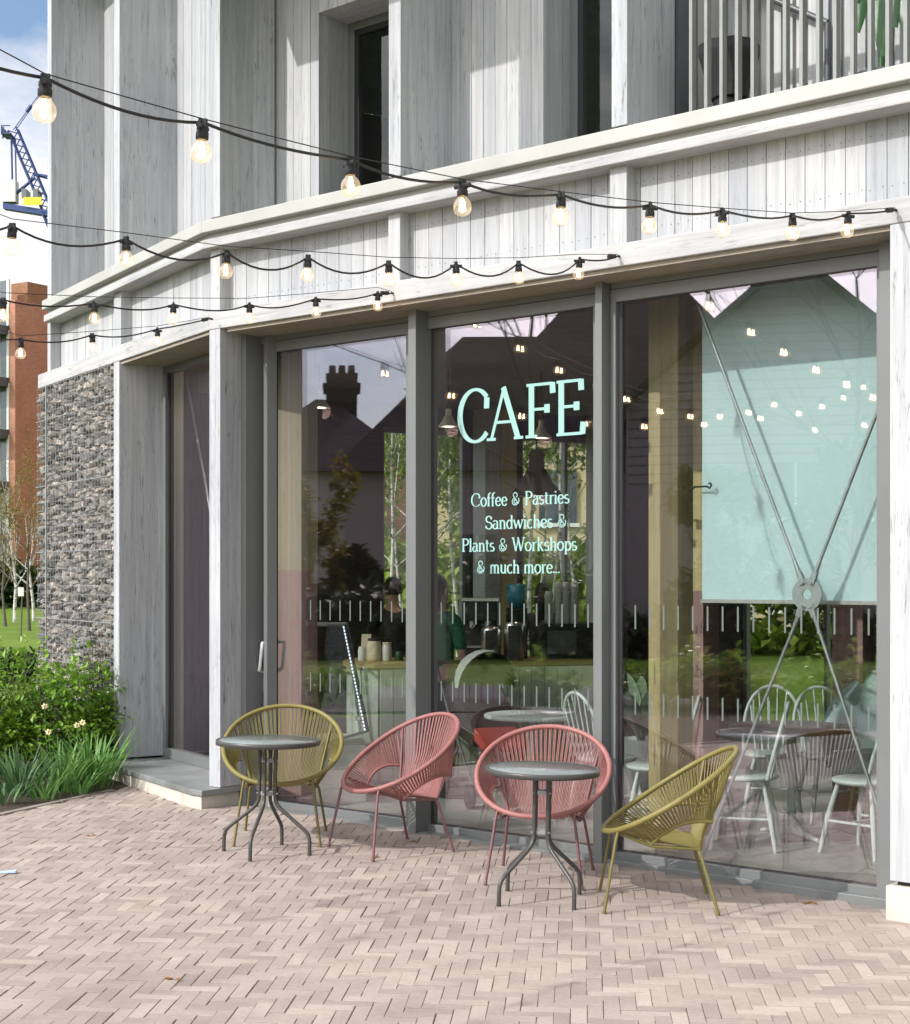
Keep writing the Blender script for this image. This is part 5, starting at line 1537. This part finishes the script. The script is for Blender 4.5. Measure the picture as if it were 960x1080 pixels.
# the block stands turned, its corner towards the camera
RF = Matrix.Rotation(R(-33), 3, 'Z')
cf = Vector((fx(16), DF, 0))
def fT(q): return cf + RF @ q
def fbox(mb, a, b_, rnd=.5): mb.box(a, b_, rnd, fT)
b = MB(); fbox(b, (-16, 0, 0), (0, 14, fz(316))); b.build('wall', M['brick'], fl)
b = MB(); fbox(b, (.002, 7, 0), (16, 14, fz(331))); b.build('side_wall', M['brick'], fl)
b = MB(); fbox(b, (-1.2, .8, fz(316) + .01), (-.05, 13.9, fz(294))); b.build('penthouse', M['brown'], fl)
b = MB(); fbox(b, (-16, 2.4, fz(316) + .01), (-1.3, 12, fz(305))); b.build('penthouse', M['brick'], fl)
ph = fz(340) - fz(395)
for k in range(6):
    z = fz(404) - (k - 1) * ph - .4 - ph * 0
    z = fz(398) - k * ph + ph
    b = MB(); fbox(b, (-6.2, -1.35, z - .42), (-.42, -.002, z)); o = b.build('balcony', M['frame_dark'], fl)
    b = MB(); fbox(b, (-6.2, -1.33, z + .01), (-.44, -1.29, z + 1.05)); fbox(b, (-.48, -1.29, z + .01), (-.44, -.01, z + 1.05)); b.build('balustrade', M['pane_plain'], o)
    b = MB(); fbox(b, (-1.0, -.03, z + .02), (-.55, .05, z + 2.2)); b.build('window', M['win_dark'], fl)
    b = MB(); fbox(b, (-.55, -.05, z + .02), (-.40, .05, z + 2.25)); fbox(b, (-1.12, -.05, z + .02), (-1.01, .05, z + 2.2)); b.build('window_frame', M['plaster'], fl)
    b = MB(); fbox(b, (-.05, 2.6, z + .5), (.03, 3.6, z + 2.0)); w_ = b.build('window', M['win_dark'], fl); b = MB(); fbox(b, (-.04, 2.5, z + .4), (.05, 3.7, z + .49)); b.build('sill', M['coping'], w_)

# crane
DC = 150.0
def cp(x, y, dy=0.0): 
    v = at(x, y, DC); v.y += dy; return v
M['blue_steel'] = plain('blue painted steel', (.03, .06, .20), .5, 0, .15)
M['yellow'] = plain('yellow sign paint', (.75, .60, .03), .5, 0, .05)
cr = thing('tower_crane', 'blue luffing tower crane with a yellow sign beyond the flats', 'crane', (at(52, 610, DC).x, DC, 0))
def lat(bm, p, q, w, k, r_):
    d = (q - p); u_ = Vector((0, 1, 0)); v_ = d.cross(u_).normalized()
    cor = [u_ * w + v_ * w, u_ * w - v_ * w, -u_ * w - v_ * w, -u_ * w + v_ * w]
    for c in cor: bm.tube([p + c, q + c], r_, 5)
    for i in range(k):
        a, c = p + d * i / k, p + d * (i + 1) / k
        for m_ in range(4): bm.tube([a + cor[m_], c + cor[(m_ + 1) % 4]], r_ * .6, 4)
b = MB(); lat(b, cp(14, 137), cp(50, 222), .42, 12, .09); lat(b, cp(50, 222), cp(70, 268), .5, 6, .1); b.build('mast', M['blue_steel'], cr)
b = MB(); b.tube([cp(37, 187), cp(16, 205)], .16, 6); b.tube([cp(36, 184), cp(55, 187)], .18, 6); b.tube([cp(36, 184), cp(58, 190)], .12, 6); b.tube([cp(12, 146), cp(13, 192)], .10, 6); b.tube([cp(16, 146), cp(17, 192)], .08, 6); b.build('struts', M['blue_steel'], cr)
b = MB(); b.tube([cp(14, 137), cp(41, 100), cp(120, 0)], .05, 5); b.tube([cp(16, 138), cp(42, 101)], .05, 5); b.tube([cp(28, 118), cp(33, 111)], .2, 6); b.build('pendant_ropes', M['blue_steel'], cr)
b = MB(); v0, v1 = cp(4.5, 218), cp(60, 227); b.hexa([v0 + Vector((0, -.5, -.25)), v1 + Vector((0, -.5, -.25)), v1 + Vector((0, .5, -.25)), v0 + Vector((0, .5, -.25)), v0 + Vector((0, -.5, .28)), v1 + Vector((0, -.5, .28)), v1 + Vector((0, .5, .28)), v0 + Vector((0, .5, .28))]); b.build('deck', M['blue_steel'], cr)
b = MB(); v0, v1 = cp(4, 214), cp(18, 191); b.box((v0.x, DC - .6, v0.z), (v1.x, DC + .6, v1.z)); b.build('counterweight', M['plaster'], cr)
b = MB(); v0, v1 = cp(27, 217), cp(46, 210); b.box((v0.x, DC - .8, v0.z - .1), (v1.x, DC - .7, v1.z)); b.build('sign_board', M['yellow'], cr)
b = MB()
for x in (25, 37): v0, v1 = cp(x, 210), cp(x + 5, 201); b.box((v0.x, DC - .8, v0.z), (v1.x, DC + .8, v1.z))
b.build('winch', M['frame'], cr)
b = MB(); b.tube([cp(14, 137) + Vector((-1.0, 0, -.8)), cp(14, 137) + Vector((-1.0, 0, .3))], .1, 5); b.box((cp(4, 144).x, DC - 1, cp(4, 144).z), (cp(14, 134).x, DC + 1, cp(4, 144).z + .1)); b.box((cp(4, 144).x, DC - 1, cp(4, 136).z), (cp(14, 134).x, DC - .95, cp(4, 136).z + .1)); b.box((cp(4, 144).x, DC - 1, cp(4, 144).z), (cp(5, 134).x, DC + 1, cp(4, 136).z)); b.build('head_platform', M['blue_steel'], cr)

# ================================================================== behind the cafe, seen through both glass fronts
random.seed(50)
btr = bare_tree('slender birch with fresh green leaves behind the cafe', W(3, -13, -.3), 8.5, .032, 51, M['leaf_spring'], 7500, .13, 'birches behind the cafe', M['birch'])
spots = [(466, 21.5), (484, 23.5), (553, 22.5), (578, 25), (414, 22), (428, 25), (597, 23), (500, 27), (566, 28), (440, 29), (612, 27), (455, 26)]
for i, (x, D) in enumerate(spots):
    p = P(x, D); p.z = .05
    if i == 0: btr.location = p
    else: dup(btr, p, i * 1.3, None, None, .85 + .3 * ((i * 7) % 5) / 5)
b = MB(); random.seed(52)
for i in range(9000):
    x = random.uniform(-6, 9); p = Vector((x, 36 + random.uniform(-1.5, 1.5) - x * .5, random.uniform(-.3, 1) ** 1 * 2.2 * (1 + .3 * math.sin(x * 2.1)) + .6))
    leaf(b, p, rv().normalized(), Vector((0, 0, 1)), .34, .12, random.random())
o = b.build('undergrowth', M['leaf_spring'], None, loc=(1, 35, 0)); tag(o, 'mass of green undergrowth behind the cafe', 'undergrowth', kind='stuff')
rb_ = thing('brick_house', 'pale yellow brick house behind the birches at the back of the cafe', 'building', (4.6, 52, 0))
M['buff'] = brick_mat('buff brick', (.46, .36, .20), (.58, .48, .28))
b = MB(); b.box((-1, 50, -.3), (13, 58, 9)); b.build('wall', M['buff'], rb_)
for i in range(5):
    for k in range(3):
        b = MB(); b.box((0.2 + i * 2.5, 49.9, .6 + k * 2.8), (1.4 + i * 2.5, 50.05, 2.3 + k * 2.8)); w_ = b.build('window', M['win_dark'], rb_)
        b = MB(); b.box((0.1 + i * 2.5, 49.82, .48 + k * 2.8), (1.5 + i * 2.5, 49.95, .6 + k * 2.8)); b.build('sill', M['plaster'], w_)

# ================================================================== across the road, mirrored in the shop glass
b = MB(); 
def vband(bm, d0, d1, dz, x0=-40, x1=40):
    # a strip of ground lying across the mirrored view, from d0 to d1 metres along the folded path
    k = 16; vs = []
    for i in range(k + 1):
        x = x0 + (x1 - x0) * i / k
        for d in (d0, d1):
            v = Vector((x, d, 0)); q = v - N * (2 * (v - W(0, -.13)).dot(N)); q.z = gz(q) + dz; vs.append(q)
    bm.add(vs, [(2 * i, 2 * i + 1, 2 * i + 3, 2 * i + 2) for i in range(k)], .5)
vband(b, 20.2, 22.6, -.015)
o = b.build('road', plain('asphalt', (.075, .072, .075), .85, 0, .15, 8)); tag(o, 'asphalt road across the verge from the cafe', 'road', kind='structure')
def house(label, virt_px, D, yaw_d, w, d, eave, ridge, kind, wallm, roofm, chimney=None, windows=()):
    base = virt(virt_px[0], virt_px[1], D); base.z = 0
    t = thing('house', label, 'building', base, 0, 'houses across the road')
    f_ = Vector((yaw_d[0], yaw_d[1], 0)).normalized(); r_ = Vector((-f_.y, f_.x, 0))       # front faces f_
    T = lambda x, y, z: base + r_ * x - f_ * y + Vector((0, 0, z))
    def bxx(mb, a, c): mb.hexa([T(a[0], a[1], a[2]), T(c[0], a[1], a[2]), T(c[0], c[1], a[2]), T(a[0], c[1], a[2]), T(a[0], a[1], c[2]), T(c[0], a[1], c[2]), T(c[0], c[1], c[2]), T(a[0], c[1], c[2])])
    b = MB()
    if kind == 'gable':
        bxx(b, (-w, 0, -.2), (w, d, eave))
        b.hexa([T(-w, .02, eave), T(w, .02, eave), T(w, d - .02, eave), T(-w, d - .02, eave), T(-.02, .02, ridge), T(.02, .02, ridge), T(.02, d - .02, ridge), T(-.02, d - .02, ridge)])
        b.build('wall', wallm, t)
        b = MB()
        for s in (-1, 1):
            ov = .45; k = (ridge - eave) / w
            a0, a1 = T(s * (w + ov), -.5, eave - ov * k), T(0, -.5, ridge); b0, b1 = T(s * (w + ov), d + .3, eave - ov * k), T(0, d + .3, ridge); up = Vector((0, 0, .22))
            b.hexa([a0 + up * .1, a1 + up * .1, b1 + up * .1, b0 + up * .1, a0 + up, a1 + up, b1 + up, b0 + up])
        b.build('roof', roofm, t)
        b = MB()
        z = eave - 2
        while z < ridge - .3:
            hw = w if z < eave else w * (ridge - z) / (ridge - eave); bxx(b, (-hw + .05, -.012, z), (hw - .05, -.002, z + .035)); z += .24
        b.build('siding_boards', M['frame'], t)
    else:
        bxx(b, (-w, 0, -.2), (w, d, eave)); b.build('wall', wallm, t)
        b = MB(); ov = .4; rw = max(.3, w - d / 2 * .8)
        b.hexa([T(-w - ov, -ov, eave), T(w + ov, -ov, eave), T(w + ov, d + ov, eave), T(-w - ov, d + ov, eave), T(-rw, d * .45, ridge), T(rw, d * .45, ridge), T(rw, d * .55, ridge), T(-rw, d * .55, ridge)])
        b.build('roof', roofm, t)
    if chimney:
        b = MB(); cx_, cz_, cw = chimney
        bxx(b, (cx_ - cw, d * .4, eave), (cx_ + cw, d * .6, cz_)); bxx(b, (cx_ - cw - .1, d * .4 - .1, cz_ - .5), (cx_ + cw + .1, d * .6 + .1, cz_ - .32)); 
        for k in (-.6, 0, .6): b.lathe([(.13, 0), (.11, .32), (.001, .32)], 10, T(cx_ + cw * k, d * .5, cz_))
        b.build('chimney', M['darkwall'], t)
    for x, z0, ww, hh_ in windows:
        b = MB(); bxx(b, (x - ww, -.06, z0), (x + ww, .02, z0 + hh_)); wd = b.build('window', M['win_dark'], t)
        b = MB(); bxx(b, (x - ww - .08, -.09, z0 - .1), (x + ww + .08, -.062, z0)); bxx(b, (x - .04, -.09, z0), (x + .04, -.062, z0 + hh_)); b.build('window_frame', M['plaster'], wd)
    return t
def roof_mat(): 
    m, nt, out = new_mat('dark roof tiles')
    n = noise(nt, coords(nt, (2, 2, 16)), 1, 3, .6)
    principled(nt, out, ramp(nt, n, [(.35, (.028, .022, .026)), (.65, (.065, .05, .056))]), .85, 0, n, .6, .03); return m
M['roof'] = roof_mat()
M['render'] = plain('white render', (.72, .70, .70), .9, 0, .05)
M['render2'] = plain('lilac grey render', (.36, .33, .36), .9, 0, .05)
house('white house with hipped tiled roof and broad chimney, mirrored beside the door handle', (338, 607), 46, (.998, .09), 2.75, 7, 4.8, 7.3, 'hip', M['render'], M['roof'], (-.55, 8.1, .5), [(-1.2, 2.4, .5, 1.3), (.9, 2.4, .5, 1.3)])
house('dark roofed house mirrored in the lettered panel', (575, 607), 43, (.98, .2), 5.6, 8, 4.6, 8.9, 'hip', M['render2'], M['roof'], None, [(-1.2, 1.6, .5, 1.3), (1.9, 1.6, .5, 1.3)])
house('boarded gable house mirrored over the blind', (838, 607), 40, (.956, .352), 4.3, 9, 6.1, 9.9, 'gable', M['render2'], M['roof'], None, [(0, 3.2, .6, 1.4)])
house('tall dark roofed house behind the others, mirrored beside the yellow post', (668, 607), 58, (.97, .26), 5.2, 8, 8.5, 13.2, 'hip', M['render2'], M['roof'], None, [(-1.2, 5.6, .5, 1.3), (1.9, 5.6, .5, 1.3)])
random.seed(60)
for i, (x, D, h, lb, lm, nl) in enumerate(((905, 32, 10.5, 'bare tree across the road, mirrored at the roof slope of the gable', None, 0), (560, 32, 10.0, 'bare tree across the road, mirrored behind the large letters', None, 0),
                                         (320, 32, 3.3, 'small tree with copper leaves mirrored in the panel with the door handle', M['leaf_amber'], 1500), (385, 33, 1.9, 'dark small tree mirrored below the white wall of the chimney house', M['leaf_dark'], 5000),
                                         (770, 32, 3.6, 'small dark leaved tree mirrored below the blind', M['leaf_dark'], 4000), (905, 32.5, 4.2, 'dark leaved tree mirrored below the brace end nearest the camera', M['leaf_dark'], 4500))):
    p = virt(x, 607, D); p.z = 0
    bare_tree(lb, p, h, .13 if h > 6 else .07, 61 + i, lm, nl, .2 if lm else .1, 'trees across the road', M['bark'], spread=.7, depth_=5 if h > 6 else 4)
bare_tree('bare street tree beside the paving whose twigs shade the bricks', Vector((-12.4, -.7, -.1)), 11.5, .16, 95, None, 0, .1, None, M['bark'], spread=.75, depth_=5, kids=(2, 3))
b = MB(); random.seed(70)
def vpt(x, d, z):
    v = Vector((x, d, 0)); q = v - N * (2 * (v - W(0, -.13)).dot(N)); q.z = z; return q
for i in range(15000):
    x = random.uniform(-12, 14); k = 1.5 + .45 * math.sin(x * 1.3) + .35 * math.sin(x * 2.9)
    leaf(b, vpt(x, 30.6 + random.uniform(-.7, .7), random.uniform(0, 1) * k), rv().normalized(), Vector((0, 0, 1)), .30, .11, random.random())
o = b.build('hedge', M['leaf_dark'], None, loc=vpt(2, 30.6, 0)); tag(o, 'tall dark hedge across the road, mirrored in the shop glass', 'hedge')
b = MB(); vband(b, 18.25, 20.2, .0)
o = b.build('planting_soil', M['soilm']); tag(o, 'dark soil of the planting strip beyond the paving', 'soil', kind='structure')
random.seed(71)
shrub_p = virt(765, 760, 18.0); shrub_p.z = 0
for i, (x, D, h) in enumerate(((752, 19.2, .62), (785, 19, .5), (700, 19.3, .5), (840, 18.9, .35), (890, 19.3, .55), (345, 19.2, .4), (570, 19.2, .42))):
    p = virt(x, 700, D); p.z = gz(p)
    shrub('shrub', ['rounded shrub mirrored between the yellow post and the brace', 'amber tinted shrub mirrored beside the rounded one', 'shrub mirrored behind the yellow post', 'low shrub mirrored above the dark table', 'spreading shrub mirrored beside the tub chair', 'shrub mirrored low in the panel with the door handle', 'shrub mirrored low in the lettered panel'][i], p, .55, .45, h, 900, .11, M['leaf_amber'] if i == 1 else M['leaf_bush'], 'shrubs on the verge across the paving', 80 + i, shoots=3)

# small litter on the paving
M['dry'] = varied('dry leaf', [(0, (.22, .09, .025)), (1, (.42, .22, .06))], .7, 30, .3)
random.seed(97)
for i, (x, y, lb) in enumerate(((846, 953, 'dry orange leaf lying against the sill by the concrete plinth'), (858, 953.5, 'dry orange leaf lying beside the concrete plinth'), (434, 888, 'dry yellow leaf on the bricks behind the pink chair'), (398, 905, 'tiny orange leaf on the bricks below the pink chair'), (95, 882, 'small brown leaf on the bricks before the stone step'), (182, 1033, 'dark brown leaf lying alone on the foreground bricks'))):
    p = ground_at(x, y); p.z += .004; b = MB()
    for k in range(3):
        w = random.uniform(0, 6.28); leaf(b, p + Vector((random.uniform(-.012, .012), random.uniform(-.012, .012), .001 * k)), Vector((math.cos(w), math.sin(w), .08)).normalized(), Vector((0, 0, 1)), .038, .011, random.random(), .35)
    o = b.build('dry_leaf', M['dry'], None, loc=p); tag(o, lb, 'leaf')
p = ground_at(8, 921); p.z += .004; b = MB(); b.hexa([p + Vector(v) for v in ((-.05, -.03, 0), (.05, -.02, 0), (.045, .03, .003), (-.05, .025, 0), (-.05, -.03, .002), (.05, -.02, .010), (.045, .03, .012), (-.05, .025, .003))])
o = b.build('paper_scrap', plain('pale blue paper', (.40, .50, .66), .7), None, loc=p); tag(o, 'pale blue scrap of paper on the bricks at the edge of the view', 'litter')

# ================================================================== light, sky, camera
S = Vector((math.cos(EL) * math.cos(AZ), math.cos(EL) * math.sin(AZ), math.sin(EL)))
ld = bpy.data.lights.new('sun', 'SUN'); ld.energy = 3.1; ld.angle = R(.5); ld.color = (1.0, .972, .94)
lo = bpy.data.objects.new('sun', ld); COL.objects.link(lo); lo.rotation_euler = S.to_track_quat('Z', 'Y').to_euler(); lo.location = (-10, -10, 20)
w = bpy.data.worlds.new('World'); SC.world = w; w.use_nodes = True
nt = w.node_tree; nt.nodes.clear()
wo = nt.nodes.new('ShaderNodeOutputWorld'); bg = nt.nodes.new('ShaderNodeBackground')
sky = nd(nt, 'ShaderNodeTexSky', sky_type='NISHITA', sun_disc=False, sun_elevation=EL, sun_rotation=math.atan2(S.x, S.y), air_density=1.0, dust_density=.6, ozone_density=1.2)
tc = nt.nodes.new('ShaderNodeTexCoord'); mp = nt.nodes.new('ShaderNodeMapping'); mp.inputs['Scale'].default_value = (1, 1, 2.2); mp.inputs['Location'].default_value = (.45, .2, .1)
nt.links.new(tc.outputs['Generated'], mp.inputs[0])
cn = noise(nt, mp.outputs[0], 2.6, 9, .56, .35)
cf_ = ramp(nt, cn, [(.38, (0, 0, 0)), (.54, (1, 1, 1))])
# clouds towards the sun scatter more light
dt = nd(nt, 'ShaderNodeVectorMath', operation='DOT_PRODUCT'); nt.links.new(tc.outputs['Generated'], dt.inputs[0]); dt.inputs[1].default_value = tuple(S)
mx_ = nd(nt, 'ShaderNodeMath', operation='MAXIMUM'); nt.links.new(dt.outputs['Value'], mx_.inputs[0]); mx_.inputs[1].default_value = 0
pw_ = nd(nt, 'ShaderNodeMath', operation='POWER'); nt.links.new(mx_.outputs[0], pw_.inputs[0]); pw_.inputs[1].default_value = 3.0
ml_ = nd(nt, 'ShaderNodeMath', operation='MULTIPLY_ADD'); nt.links.new(pw_.outputs[0], ml_.inputs[0]); ml_.inputs[1].default_value = 3.4; ml_.inputs[2].default_value = 1.0
sc_ = nd(nt, 'ShaderNodeVectorMath', operation='SCALE'); sc_.inputs[0].default_value = (6.2, 6.1, 6.2); nt.links.new(ml_.outputs[0], sc_.inputs['Scale'])
cl = mixc(nt, sky.outputs[0], sc_.outputs[0], cf_)
nt.links.new(cl, bg.inputs[0]); bg.inputs[1].default_value = .15
nt.links.new(bg.outputs[0], wo.inputs[0])
cd = bpy.data.cameras.new('camera'); co = bpy.data.objects.new('camera', cd); COL.objects.link(co)
co.location = (0, 0, H); co.rotation_euler = (R(90), 0, 0)
cd.sensor_fit = 'HORIZONTAL'; cd.sensor_width = 36; cd.lens = 36 * F / 960
cd.shift_y = (HY - 540) / 960; cd.clip_start = .05; cd.clip_end = 3000
SC.camera = co
SC.view_settings.view_transform = 'Standard'; SC.view_settings.look = 'None'; SC.view_settings.exposure = .27; SC.view_settings.gamma = 1
SC.render.engine = 'CYCLES'
cy = SC.cycles
cy.use_denoising = True; cy.max_bounces = 10; cy.transparent_max_bounces = 32; cy.diffuse_bounces = 4; cy.glossy_bounces = 5
cy.caustics_reflective = False; cy.caustics_refractive = False; cy.sample_clamp_indirect = 6
for o in list(bpy.data.objects):
    if '_o' in o: del o['_o']
